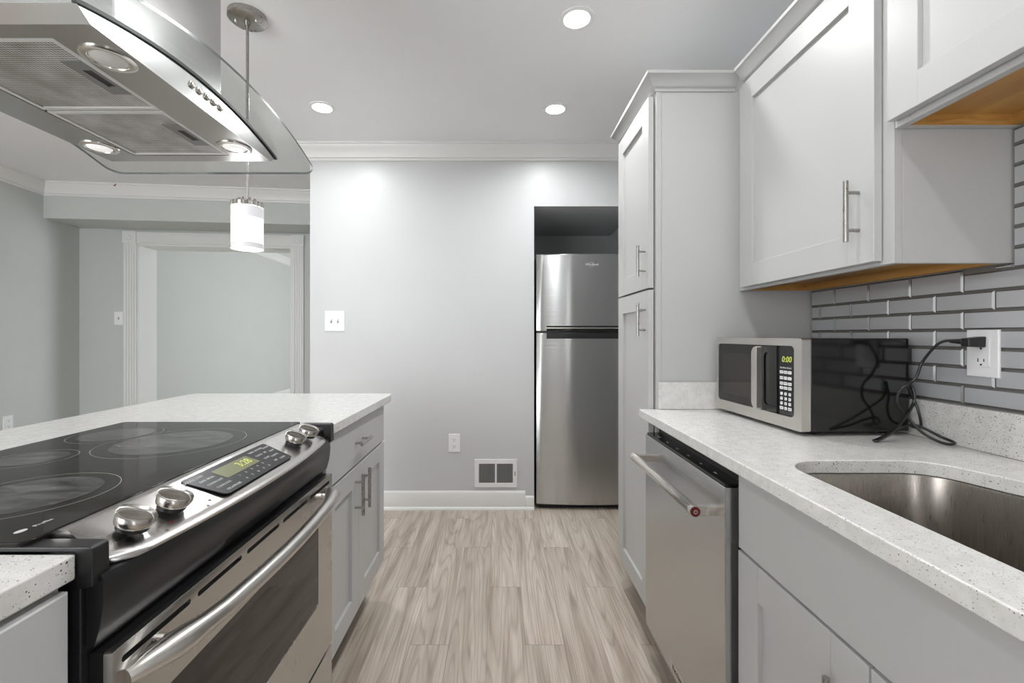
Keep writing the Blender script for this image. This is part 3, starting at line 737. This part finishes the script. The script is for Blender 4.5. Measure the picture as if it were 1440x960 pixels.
def switch(F, w_, h_, n, label):
    o = thing('light_switch', label, 'light switch', F.o, 0, 'light switches')
    obj('plate', slab(F, -w_/2, w_/2, -h_/2, h_/2, 0.006), M['white'], o, 0.001)
    for k in range(n):
        a = (k-(n-1)/2)*0.046
        bm = fbx(F, a-0.0055, a+0.0055, -0.013, 0.013, 0.006, 0.0068)
        obj('switch_slot', bm, M['ventdark'], o)
        bm = hexa(B(), [F.p(a-0.004, -0.003, 0.006), F.p(a+0.004, -0.003, 0.006), F.p(a+0.004, 0.008, 0.006), F.p(a-0.004, 0.008, 0.006), F.p(a-0.0033, 0.006, 0.017), F.p(a+0.0033, 0.006, 0.017), F.p(a+0.0033, 0.012, 0.016), F.p(a-0.0033, 0.012, 0.016)])
        obj('toggle', bm, M['white'], o)
    for k in range(n):
        for s in (-1, 1): obj('screw', lathe(F.p((k-(n-1)/2)*0.046, s*0.030, 0.006), F.n, [(0.0028, 0), (0.0024, 0.001), (0, 0.001)], None, 10), M['white'], o)
FB = lambda x, z: Frame((x, YB, z), (1, 0, 0), (0, 0, 1), (0, -1, 0))
switch(FB(-1.138, 1.296), 0.137, 0.140, 2, 'white two-gang light switch plate on the light grey back wall')
outlet('wall_outlet', FB(-0.3145, 0.457), 0.080, 0.124, 'white duplex outlet low on the back wall above the baseboard')
outlet('wall_outlet', Frame((XW, oy, (OZ0+OZ1)/2), (0, -1, 0), (0, 0, 1), (-1, 0, 0)), OY1-OY0, OZ1-OZ0, 'white outlet with the microwave plugged in on the grey tile', decora=True)
sx_, sy_ = D2(0.345, SD)
switch(Frame((sx_, sy_, 1.36), (cu, su, 0), (0, 0, 1), (su, -cu, 0)), 0.080, 0.126, 1, 'white single light switch plate left of the white door casing')
lx, ly = D2(0, SD-0.690)
outlet('wall_outlet', Frame((lx, ly, 0.500), (-su, cu, 0), (0, 0, 1), (cu, su, 0)), 0.080, 0.124, 'white duplex outlet on the left wall seen just over the island')
# return-air register
VX0, VX1, VZ0, VZ1 = -0.175, 0.119, 0.153, 0.345
v_ = thing('air_vent', 'white metal air vent with two dark louvred panes low on the back wall', 'vent', ((VX0+VX1)/2, YB, VZ0))
FV = Frame((0, YB, 0), (1, 0, 0), (0, 0, 1), (0, -1, 0)); vm = (VX0+VX1)/2-0.0
h1 = [(VX0+0.030, VZ0+0.030), (vm-0.006, VZ0+0.030), (vm-0.006, VZ1-0.030), (VX0+0.030, VZ1-0.030)]
h2 = [(vm+0.006, VZ0+0.030), (VX1-0.030, VZ0+0.030), (VX1-0.030, VZ1-0.030), (vm+0.006, VZ1-0.030)]
obj('frame', plate([[(VX0, VZ0), (VX1, VZ0), (VX1, VZ1), (VX0, VZ1)], h1, h2], FV.p, 0.0005, 0.010), M['white'], v_, 0.002)
bm = fbx(FV, VX0+0.02, VX1-0.02, VZ0+0.02, VZ1-0.02, 0.0003, 0.0012)
obj('duct', bm, M['dark'], v_)
bm = B()
for (a0, a1) in ((VX0+0.030, vm-0.006), (vm+0.006, VX1-0.030)):
    n = 12
    for k in range(n):
        a = a0+(a1-a0)*(k+0.5)/n; fbx(FV, a-0.0022, a+0.0022, VZ0+0.028, VZ1-0.028, 0.0012, 0.007, bm)
obj('louvres', bm, M['ventdark'], v_)
bm = fbx(FV, VX1-0.020, VX1-0.012, 0.235, 0.262, 0.010, 0.014)
obj('lever', bm, M['nickel'], v_)

# ------------------------------------------------------------------ island
IZ, IZU, IX0, IX1 = 0.925, 0.893, -1.443, -0.512
IY0, IY1 = -0.30, 2.12
RY0, RY1 = 0.5655, 1.362                   # gap taken by the range
RXB = -1.150
bm = plate([[(IX0, IY0), (-0.545, IY0), (-0.533, RY0), (RXB, RY0), (RXB, RY1), (-0.514, RY1), (-0.504, IY1-0.05), (-0.512, IY1), (IX0, IY1)]], flat, IZU, IZ)
tag(obj('countertop', bm, M['quartz'], None, 0.003), 'white speckled quartz island worktop wrapped around the black cooktop', 'countertop')
FI = Frame((-0.550, 0, 0), (0, 1, 0), (0, 0, 1), (1, 0, 0))
def island_cab(y0, y1, label, doors):
    c = thing('island_base_cabinet', label, 'cabinet', (-0.85, (y0+y1)/2, 0), 0, 'island base cabinets')
    bm = bx(IX0+0.28, -0.550, y0, y1, 0.155, IZU-0.001)
    obj('carcass', bm, M['cab'], c, 0.001)
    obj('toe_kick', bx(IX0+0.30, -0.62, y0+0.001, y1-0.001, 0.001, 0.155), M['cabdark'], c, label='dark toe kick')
    d = obj('drawer', slab(FI, y0+0.012, y1-0.006, 0.722, 0.884, 0.019), M['cab'], c); pull(FI, (y0+y1)/2-0.02, 0.803, 0.128, False, 0.019, d)
    m = (y0+y1)/2-0.025
    for a, b, hp in ((y0+0.012, m-0.0015, m-0.040), (m+0.0015, y1-0.006, m+0.040)):
        d = obj('door', shaker(FI, a, b, 0.172, 0.714, 0.019, 0.072), M['cab'], c); pull(FI, hp, 0.615, 0.150, True, 0.019, d)
island_cab(1.364, 2.062, 'grey island base cabinet with drawer and two doors beyond the range', 2)
island_cab(-0.26, 0.560, 'light grey base cabinet under the island worktop at the near end of the range', 2)
obj_back = bx(IX0+0.255, IX0+0.275, -0.26, 2.062, 0.001, IZU-0.001)
tag(obj('back_panel', obj_back, M['cab'], None, 0.001), 'light grey panel closing the seating side of the island', 'panel')

# ------------------------------------------------------------------ range
r_ = thing('kitchen_range', 'slide-in electric range with black glass cooktop and stainless oven door set into the island', 'range', (-0.82, 0.959, 0))
RXF = -0.500
obj('body', bx(-1.13, -0.532, 0.570, 1.354, 0.10, 0.915), M['satin'], r_, 0.002)
ct = obj('cooktop', prism(rrect(-1.137, -0.6005, 0.5670, 1.3600, 0.012), flat, 0.9252, 0.938), M['ceramic'], r_, 0.002, label='black ceramic glass cooktop')
def annulus(c, r0, r1, z, bm, n=64):
    a = [bm.verts.new((c[0]+r0*math.cos(2*PI*k/n), c[1]+r0*math.sin(2*PI*k/n), z)) for k in range(n)] if r0 > 0 else None
    b = [bm.verts.new((c[0]+r1*math.cos(2*PI*k/n), c[1]+r1*math.sin(2*PI*k/n), z)) for k in range(n)]
    if a:
        for k in range(n): bm.faces.new((a[k], a[(k+1) % n], b[(k+1) % n], b[k]))
    else: bm.faces.new(b)
for c, r in (((-0.800, 1.105), 0.155), ((-0.775, 0.738), 0.118), ((-0.995, 0.955), 0.075), ((-1.010, 1.185), 0.10), ((-1.010, 0.715), 0.10)):
    bm = B(); annulus(c, 0, r*0.80, 0.93825, bm)
    bo = obj('burner', bm, M['burner'], ct, 0, 0, label='worn greyish burner zone')
    bm = B(); annulus(c, r-0.0012, r, 0.9383, bm)
    obj('burner_ring', bm, M['ring'], ct, 0, 0)
FL = Frame((0, 0, 0.9383), (0, 1, 0), (-1, 0, 0), (0, 0, 1))
bm = lettering(B(), 'Profile', 0.0095, FL.mat(0.628, 0.638, 0), align='CENTER', ext=0.0001)
n = 28; vs = [bm.verts.new((-0.640+0.0050*math.sin(2*PI*k/n), 0.600+0.0080*math.cos(2*PI*k/n), 0.9384)) for k in range(n)]; bm.faces.new(vs)
obj('logo', bm, M['whitemark'], ct, 0, 0)
def xf(y): return -0.473-0.030*((y-0.959)/0.36)**2
def strip(prof, y0, y1, n=30):
    bm = B(); R = []
    for i in range(n+1):
        y = y0+(y1-y0)*i/n; R.append([bm.verts.new((x, y, z)) for x, z in prof(y, i/n)])
    k = len(R[0])
    for a, b in zip(R, R[1:]):
        for j in range(k): bm.faces.new((a[j], a[(j+1) % k], b[(j+1) % k], b[j]))
    bm.faces.new(R[0]); bm.faces.new(R[-1]); return bm
def cprof(y, u):
    f = xf(y); e = min(u, 1-u); q = 0.012*max(0, 1-e/0.035)**2
    f -= q*1.6
    return [(-0.5985, 0.918), (-0.5985, 0.936), (-0.590, 0.9405), (-0.575, 0.9390), (f-0.016, 0.9085), (f-0.005, 0.9045), (f, 0.8985), (f-0.001, 0.8945), (f-0.02, 0.892)]
cp = obj('control_panel', strip(cprof, 0.5985, 1.312), M['steelh'], r_, 0, 50, label='bowed stainless control panel')
obj('bumper', strip(lambda y, u: [(-0.531, 0.893), (xf(y)-0.004, 0.8925), (xf(y)-0.001, 0.886), (xf(y)-0.002, 0.876), (xf(y)*0.8-0.512*0.2, 0.862), (xf(y)*0.5-0.512*0.5, 0.846), (xf(y)*0.2-0.514*0.8, 0.826), (-0.520, 0.800), (-0.531, 0.800)], 0.576, 1.350), M['satin'], r_, 0, 62, label='satin black bumper below the controls')
for y0, y1, xl, xr, zt in ((0.5665, 0.5925, -0.640, -0.5145, 0.9285), (1.3345, 1.3605, -0.590, -0.503, 0.9315)):
    lp = rounded([(xl, 0.9255, 0), (xr-0.022, 0.9255, 0), (xr-0.022, 0.878, 0.003), (xr+0.001, 0.882, 0.003), (xr, zt+0.004, 0.006), (xl, zt+0.004, 0.002)], 6)
    obj('end_cap', prism(lp, lambda a, b, c: Vector((a, c, b)), y0, y1), M['black'], r_, 0.002, label='black corner cap')
# panel frame for the keypad and knobs
sd = Vector((0.095, 0, -0.0305)).normalized(); nrm = Vector((0.0305, 0, 0.095)).normalized()
FP = Frame((-0.575, 0, 0.9390), (0, 1, 0), -sd, nrm)                # a = y, b = up the slope (negative is towards the front)
kp_l = [(0.800, -0.004, 0.006), (1.085, -0.004, 0.006), (1.062, -0.088, 0.008), (0.775+0.035, -0.088, 0.012)]
kp = obj('keypad', prism(rounded(kp_l), FP.p, -0.001, 0.0012), M['keypad'], cp, 0, label='black touch keypad')
obj('display', prism(rrect(0.868, 0.985, -0.052, -0.016, 0.003), FP.p, 0.0012, 0.0016), M['lcd'], cp, 0, 0, label='green tinted clock display')
obj('display_digits', lettering(B(), '3:28', 0.026, FP.mat(0.952, -0.034, 0.0018), ext=0.0001), M['digits'], cp, 0, 0)
bm = B()
def pr(s, y, b, sz=0.0055): lettering(bm, s, sz, FP.mat(y, b, 0.0014), ext=0.0001)
for k, s in enumerate('12345'): pr(s, 0.893+k*0.0215, -0.061, 0.008)
for k, s in enumerate('67890'): pr(s, 0.893+k*0.0215, -0.076, 0.008)
obj('keypad_print', bm, M['whitemark'], cp, 0, 0)
legends = [(0.820, -0.016, 'DOUBLE OVEN'), (0.826, -0.030, 'BAKE'), (0.848, -0.030, 'BROIL'), (0.828, -0.046, 'CONV'), (0.850, -0.046, 'ROAST'), (0.832, -0.062, 'CLEAN'), (0.852, -0.062, 'LOCK'), (0.838, -0.078, 'DELAY'), (0.858, -0.078, 'PROBE'),
                              (1.010, -0.016, 'TIMER'), (1.040, -0.016, 'KITCHEN'), (1.064, -0.020, 'ON/OFF'), (1.012, -0.034, 'CLOCK'), (1.038, -0.034, 'SET'), (1.060, -0.038, 'LIGHT'), (1.014, -0.052, 'START'), (1.040, -0.056, 'CANCEL'), (1.016, -0.072, 'OFF'), (1.042, -0.074, 'CLEAR')]
for left in (True, False):
    bm = B()
    for y, b, s in legends:
        if (y < 0.9) == left: pr(s, y, b, 0.0075)
    obj('keypad_print', bm, M['whitemark'], cp, 0, 0)
def knob(y, b):
    o = FP.p(y, b, 0.0005)
    bm = lathe(o, FP.n, [(0.0215, 0.006), (0.0238, 0.008), (0.0245, 0.011), (0.0245, 0.019), (0.0230, 0.0215), (0.0205, 0.0222), (0.0180, 0.0212), (0, 0.0218)], None, 40)
    lp = [(-0.0262, 0.012), (-0.0262, 0.023), (-0.022, 0.0285), (-0.012, 0.0315), (0.012, 0.0315), (0.022, 0.0285), (0.0262, 0.023), (0.0262, 0.012)]
    a_ = math.radians(100); d2 = FP.u*math.cos(a_)+FP.v*math.sin(a_); e2 = FP.n.cross(d2)
    prism(lp, lambda a, b_, c: o+d2*a+FP.n*b_+e2*c, -0.0058, 0.0058, bm)
    obj('knob', bm, M['knobsteel'], cp, 0.0025, 40, label='brushed steel burner knob')
    obj('knob_collar', lathe(o, FP.n, [(0.0205, 0), (0.0205, 0.008)], None, 28), M['black'], cp)
for y in (0.645, 0.722, 1.150, 1.228): knob(y, -0.050)
for y in (0.685, 0.775, 1.19): obj('indicator_lens', lathe(FP.p(y, -0.078, 0), FP.n, [(0.003, 0), (0.0028, 0.0006), (0, 0.0006)], None, 12), M['red'], cp)
# oven door
PD = lambda a, b, c: Vector((RXF+c, a, b))
y_ = [(0.594, 0.727), (0.744, 0.871), (0.889, 1.019), (1.037, 1.167), (1.185, 1.318)]
loops = [rrect(0.580, 1.338, 0.292, 0.790, 0.005)]+[rrect(a, b, 0.766, 0.775, 0.0042, 4) for a, b in y_]+[rrect(0.672, 1.238, 0.455, 0.672, 0.008)]
od = obj('oven_door', plate(loops, PD, -0.012, 0.0), M['steelh'], r_, 0.0012)
obj('door_liner', bx(-0.5315, RXF-0.0122, 0.582, 1.336, 0.294, 0.788), M['black'], od)
obj('door_window', prism(rrect(0.671, 1.239, 0.454, 0.673, 0.008), PD, -0.010, -0.0015), M['ovenglass'], od, 0, label='smoked glass oven window')
hp = [(RXF+0.002, 0.600, 0.744), (RXF+0.012, 0.622, 0.747), (RXF+0.032, 0.668, 0.750), (RXF+0.044, 0.720, 0.751)]
hp += [(RXF+0.048+0.010*math.sin(PI*k/10), 0.745+k*0.0428, 0.751) for k in range(0, 11)]
hp += [(RXF+0.044, 1.198, 0.751), (RXF+0.032, 1.250, 0.750), (RXF+0.012, 1.296, 0.747), (RXF+0.002, 1.318, 0.744)]
pts = catmull(hp, 5); nn = len(pts)
rs = []
for p in pts:
    e = min(p.y-0.600, 1.318-p.y); rs.append(0.0155-0.0045*max(0, 1-e/0.03)**2+0.004*math.exp(-((e-0.06)/0.03)**2))
obj('handle', tube(pts, rs, None, 20), M['satinsteel'], od, 0, 60, label='bowed stainless bar handle')
for y in (0.665, 1.253): obj('handle_mount', tube([(RXF, y, 0.750), (RXF+0.03, y, 0.750)], 0.009, None, 14), M['bright'], od)
sdw = obj('storage_drawer', prism(rounded([(0.580, 0.105, 0.003), (1.338, 0.105, 0.003), (1.338, 0.282, 0.003), (0.580, 0.282, 0.003)], 3), PD, -0.031, 0.0), M['steelh'], r_, 0.002)
obj('drawer_grip', bx(RXF+0.0002, RXF+0.018, 0.70, 1.22, 0.236, 0.246), M['bright'], sdw, 0.003)
for x in (-1.05, -0.60):
    for y in (0.62, 1.30): obj('foot', lathe((x, y, 0.0005), (0, 0, 1), [(0.018, 0), (0.018, 0.01), (0.010, 0.012), (0.010, 0.1)], None, 12), M['black'], r_)

# ------------------------------------------------------------------ island hood
HX0, HX1, HY0, HY1, HZ = -1.080, -0.637, 0.699, 1.250, 1.683
HYC, HXC = 0.9745, -0.8585
hd = thing('range_hood', 'stainless island range hood with a curved glass canopy hung over the cooktop', 'range hood', (HXC, HYC, HZ))
def zg(y): return HZ+0.064*(1-((y-HYC)/0.375)**2)
def hood_body():
    bm = B(); n = 24; top = [(0.676+(1.273-0.676)*i/n) for i in range(n+1)]
    prof = [(HY1, HZ), (HY0, HZ)]+[(y, zg(y)-0.007) for y in top]
    FX0, FX1, FY0, FY1 = -0.984, -0.727, 0.731, 1.210
    A_ = [[bm.verts.new((x, y, z)) for y, z in prof] for x in (HX0, HX1)]
    k = len(prof)
    for j in range(1, k): bm.faces.new((A_[0][j], A_[0][(j+1) % k], A_[1][(j+1) % k], A_[1][j]))
    bm.faces.new(A_[0]); bm.faces.new(A_[1])
    # underside with the filter opening
    o = [A_[0][1], A_[1][1], A_[1][0], A_[0][0]]; i = [bm.verts.new((x, y, HZ)) for x, y in ((FX0, FY0), (FX1, FY0), (FX1, FY1), (FX0, FY1))]
    d = [bm.verts.new((x, y, HZ+0.008)) for x, y in ((FX0, FY0), (FX1, FY0), (FX1, FY1), (FX0, FY1))]
    for q in range(4):
        bm.faces.new((o[q], o[(q+1) % 4], i[(q+1) % 4], i[q])); bm.faces.new((i[q], i[(q+1) % 4], d[(q+1) % 4], d[q]))
    bm.faces.new(d); return bm
obj('hood_body', hood_body(), M['steelx'], hd, 0, 30)
def filt(y0, y1):
    x0, x1 = -0.982, -0.729; w_ = 0.010
    loops = [[(x0, y0), (x1, y0), (x1, y1), (x0, y1)], [(x0+w_, y0+w_), (x1-w_, y0+w_), (x1-w_, y1-w_), (x0+w_, y1-w_)]]
    f = obj('grease_filter', plate(loops, flat, HZ+0.0005, HZ+0.007), M['filterframe'], hd, 0.0008, label='framed mesh grease filter')
    obj('filter_mesh', bx(x0+w_, x1-w_, y0+w_, y1-w_, HZ+0.003, HZ+0.0068), M['filter'], f)
    m = (y0+y1)/2
    obj('filter_latch', plate([[(x1-0.050, m-0.055), (x1-0.010, m-0.055), (x1-0.010, m+0.055), (x1-0.050, m+0.055)], [(x1-0.034, m-0.028), (x1-0.018, m-0.028), (x1-0.018, m+0.028), (x1-0.034, m+0.028)]], flat, HZ+0.0005, HZ+0.003), M['latch'], f, label='grey latch plate')
    obj('latch_slot', bx(x1-0.034, x1-0.018, m-0.028, m+0.028, HZ+0.0024, HZ+0.0031), M['dark'], f)
filt(0.733, 0.966); filt(0.974, 1.208)
for x in (-0.684, -1.032):
    for y, lens in ((0.786, 'lensoff'), (1.158, 'hoodlamp')):
        ri = obj('lamp_ring', lathe((x, y, HZ), (0, 0, -1), [(0.0405, -0.0005), (0.0405, 0.002), (0.037, 0.0035), (0.030, 0.003), (0.029, 0.0008), (0.0, 0.0008)], None, 36), M['bright'], hd, 0, 40, label='round lamp ring')
        obj('lamp_lens', lathe((x, y, HZ-0.0008), (0, 0, -1), [(0.027, 0.0), (0.025, 0.0016), (0, 0.002)], None, 32), M[lens], ri, 0, 40)
for k in range(5):
    y = HYC-0.046+k*0.0235; obj('push_button', lathe((HX1, y, 1.7165), (1, 0, 0), [(0.0078, 0), (0.0078, 0.002), (0.0062, 0.0022), (0.0058, 0.0045), (0.004, 0.005), (0, 0.005)], None, 20), M['bright'], hd)
n = 30
for sx in (HX0, HX1):
    bm = B(); R = []
    for i in range(n+1):
        y = 0.672+(1.277-0.672)*i/n; R.append([bm.verts.new((sx+a, y, zg(y)-0.0075+b)) for a, b in ((-0.004, 0), (0.004, 0), (0.004, 0.0065), (-0.004, 0.0065))])
    for a, b in zip(R, R[1:]):
        for j in range(4): bm.faces.new((a[j], a[(j+1) % 4], b[(j+1) % 4], b[j]))
    bm.faces.new(R[0]); bm.faces.new(R[-1])
    obj('gasket', bm, M['black'], hd, label='black seal under the glass')
# glass: arched sheet with rounded corners
GX0, GX1, GY0, GY1, GT = -1.163, -0.551, 0.599, 1.350, 0.006
def glass():
    bm = B(); ny = 40; rows = []
    rr_ = 0.035; ends = [rr_*(1-math.cos(PI/2*k/7)) for k in range(8)]
    ys = [GY0+e for e in ends]+[GY0+rr_+(GY1-GY0-2*rr_)*k/26 for k in range(1, 26)]+[GY1-e for e in reversed(ends)]
    ny = len(ys)-1
    for y in ys:
        e = min(y-GY0, GY1-y); rr = 0.035; ins = rr-math.sqrt(max(0, rr*rr-(rr-min(e, rr))**2))
        rows.append((y, ins))
    nx = 6; T, U = [], []
    for y, ins in rows:
        x0, x1 = GX0+ins, GX1-ins; z = zg(y)
        U.append([bm.verts.new((x0+(x1-x0)*k/nx, y, z)) for k in range(nx+1)]); T.append([bm.verts.new((x0+(x1-x0)*k/nx, y, z+GT)) for k in range(nx+1)])
    for S in (U, T):
        for a, b in zip(S, S[1:]):
            for k in range(nx): bm.faces.new((a[k], a[k+1], b[k+1], b[k]))
    rim = [(i, 0) for i in range(ny+1)]+[(ny, k) for k in range(1, nx+1)]+[(i, nx) for i in range(ny-1, -1, -1)]+[(0, k) for k in range(nx-1, 0, -1)]
    for (a, b), (c, d) in zip(rim, rim[1:]+rim[:1]):
        bm.faces.new((U[a][b], U[c][d], T[c][d], T[a][b])).material_index = 1
    return bm
obj('glass_canopy', glass(), [M['glass'], M['glassedge']], hd, 0, 30, label='clear curved glass canopy')
ch = 0.157; zc = zg(HYC-ch)+GT-0.004
bm = bx(HXC-ch, HXC+ch, HYC-ch, HYC+ch, zc, H-0.002)
obj('chimney', bm, M['steelx'], hd, 0.003, label='square stainless chimney')

# ------------------------------------------------------------------ pendant
PX, PYY = -1.036, 1.844
pd = thing('pendant_light', 'lit cylindrical glass pendant light hanging on a nickel rod beside the hood', 'pendant light', (PX, PYY, 1.553))
obj('canopy', lathe((PX, PYY, H), (0, 0, -1), [(0.073, 0), (0.073, 0.018), (0.066, 0.024), (0.012, 0.026), (0.010, 0.045), (0, 0.045)], None, 40), M['nickel'], pd, 0, 40)
for s in (-1, 1): obj('canopy_nut', lathe((PX+s*0.042, PYY-0.01, H-0.024), (0, 0, -1), [(0.006, 0), (0.006, 0.006), (0.004, 0.009), (0, 0.009)], None, 12), M['bright'], pd)
obj('rod', tube([(PX, PYY, H-0.04), (PX, PYY, 1.745)], 0.006, None, 14), M['nickel'], pd)
bm = lathe((PX, PYY, 1.722), (0, 0, 1), [(0.0595, 0), (0.0595, 0.016), (0.050, 0.018), (0, 0.019)], None, 40)
for k in range(18):
    a = 2*PI*k/18; lathe((PX+0.0575*math.cos(a), PYY+0.0575*math.sin(a), 1.722), (0, 0, 1), [(0.0055, 0), (0.0055, 0.020), (0, 0.020)], bm, 8)
for k in range(8):
    a = 2*PI*k/8; lathe((PX+0.030*math.cos(a), PYY+0.030*math.sin(a), 1.738), (0, 0, 1), [(0.006, 0), (0.006, 0.020), (0, 0.020)], bm, 8)
obj('cap', bm, M['bright'], pd, 0, 40)
obj('shade', lathe((PX, PYY, 1.572), (0, 0, 1), [(0.056, 0), (0.059, 0.004), (0.059, 0.100), (0.0592, 0.148)], None, 48, cap=False), M['shade'], pd, 0, 60, label='glowing frosted glass shade')
obj('shade_collar', lathe((PX, PYY, 1.676), (0, 0, 1), [(0.0598, 0), (0.0598, 0.045)], None, 48, cap=False), M['shadetop'], pd, 0, 60)
obj('shade_rim', lathe((PX, PYY, 1.552), (0, 0, 1), [(0.052, 0), (0.060, 0), (0.060, 0.022), (0.056, 0.022), (0.052, 0.004)], None, 48, cap=False), M['white'], pd, 0, 40)
l = bpy.data.lights.new('pendant_lamp', 'POINT'); l.energy = PEND_W; l.shadow_soft_size = 0.05; l.color = (0.97, 0.98, 1.0)
o = bpy.data.objects.new('pendant_lamp', l); C.objects.link(o); o.location = (PX, PYY, 1.545)
o.location.z = 1.53

# ------------------------------------------------------------------ recessed cans
def can(x, y, label, group=None):
    c = thing('recessed_light', label, 'ceiling light', (x, y, H), 0, 'recessed ceiling lights')
    obj('trim_ring', lathe((x, y, H), (0, 0, -1), [(0.072, 0.0), (0.072, 0.004), (0.062, 0.007), (0.054, 0.005), (0.054, 0.001)], None, 40), M['white'], c, 0, 40)
    obj('lens', lathe((x, y, H-0.0015), (0, 0, -1), [(0.0535, 0), (0.0535, 0.002), (0, 0.0025)], None, 36), M['lamp'], c, 0, 40)
    l = bpy.data.lights.new('can_lamp', 'AREA'); l.shape = 'DISK'; l.size = 0.10; l.energy = CAN_W; l.color = (0.98, 0.99, 1.0); l.spread = math.radians(160)
    o = bpy.data.objects.new('can_lamp', l); C.objects.link(o); o.location = (x, y, H-0.012)
can(0.318, 1.860, 'lit recessed ceiling light nearest the tall pantry cabinet front, largest in view')
can(0.321, 2.603, 'lit recessed ceiling light in front of the fridge alcove')
can(-1.023, 2.587, 'lit recessed ceiling light left of the other two, beyond the pendant light')
for x, y in ((0.318, 1.10), (0.318, 0.35), (-1.02, -0.4)):
    l = bpy.data.lights.new('can_lamp', 'AREA'); l.shape = 'DISK'; l.size = 0.10; l.energy = CAN_W*0.8; l.color = (0.98, 0.99, 1.0); l.spread = math.radians(160)
    o = bpy.data.objects.new('can_lamp', l); C.objects.link(o); o.location = (x, y, H-0.012)
# little red hook at the far crown
hxk, hyk = D2(0.62, -0.074)
bm = tube(catmull([(hxk, hyk, H-0.012), (hxk+0.006, hyk-0.006, H-0.020), (hxk, hyk-0.010, H-0.030), (hxk-0.006, hyk-0.006, H-0.024)], 5), 0.0035, None, 8)
tag(obj('ceiling_hook', bm, M['red']), 'tiny red hook at the ceiling edge over the far left crown molding', 'hook')
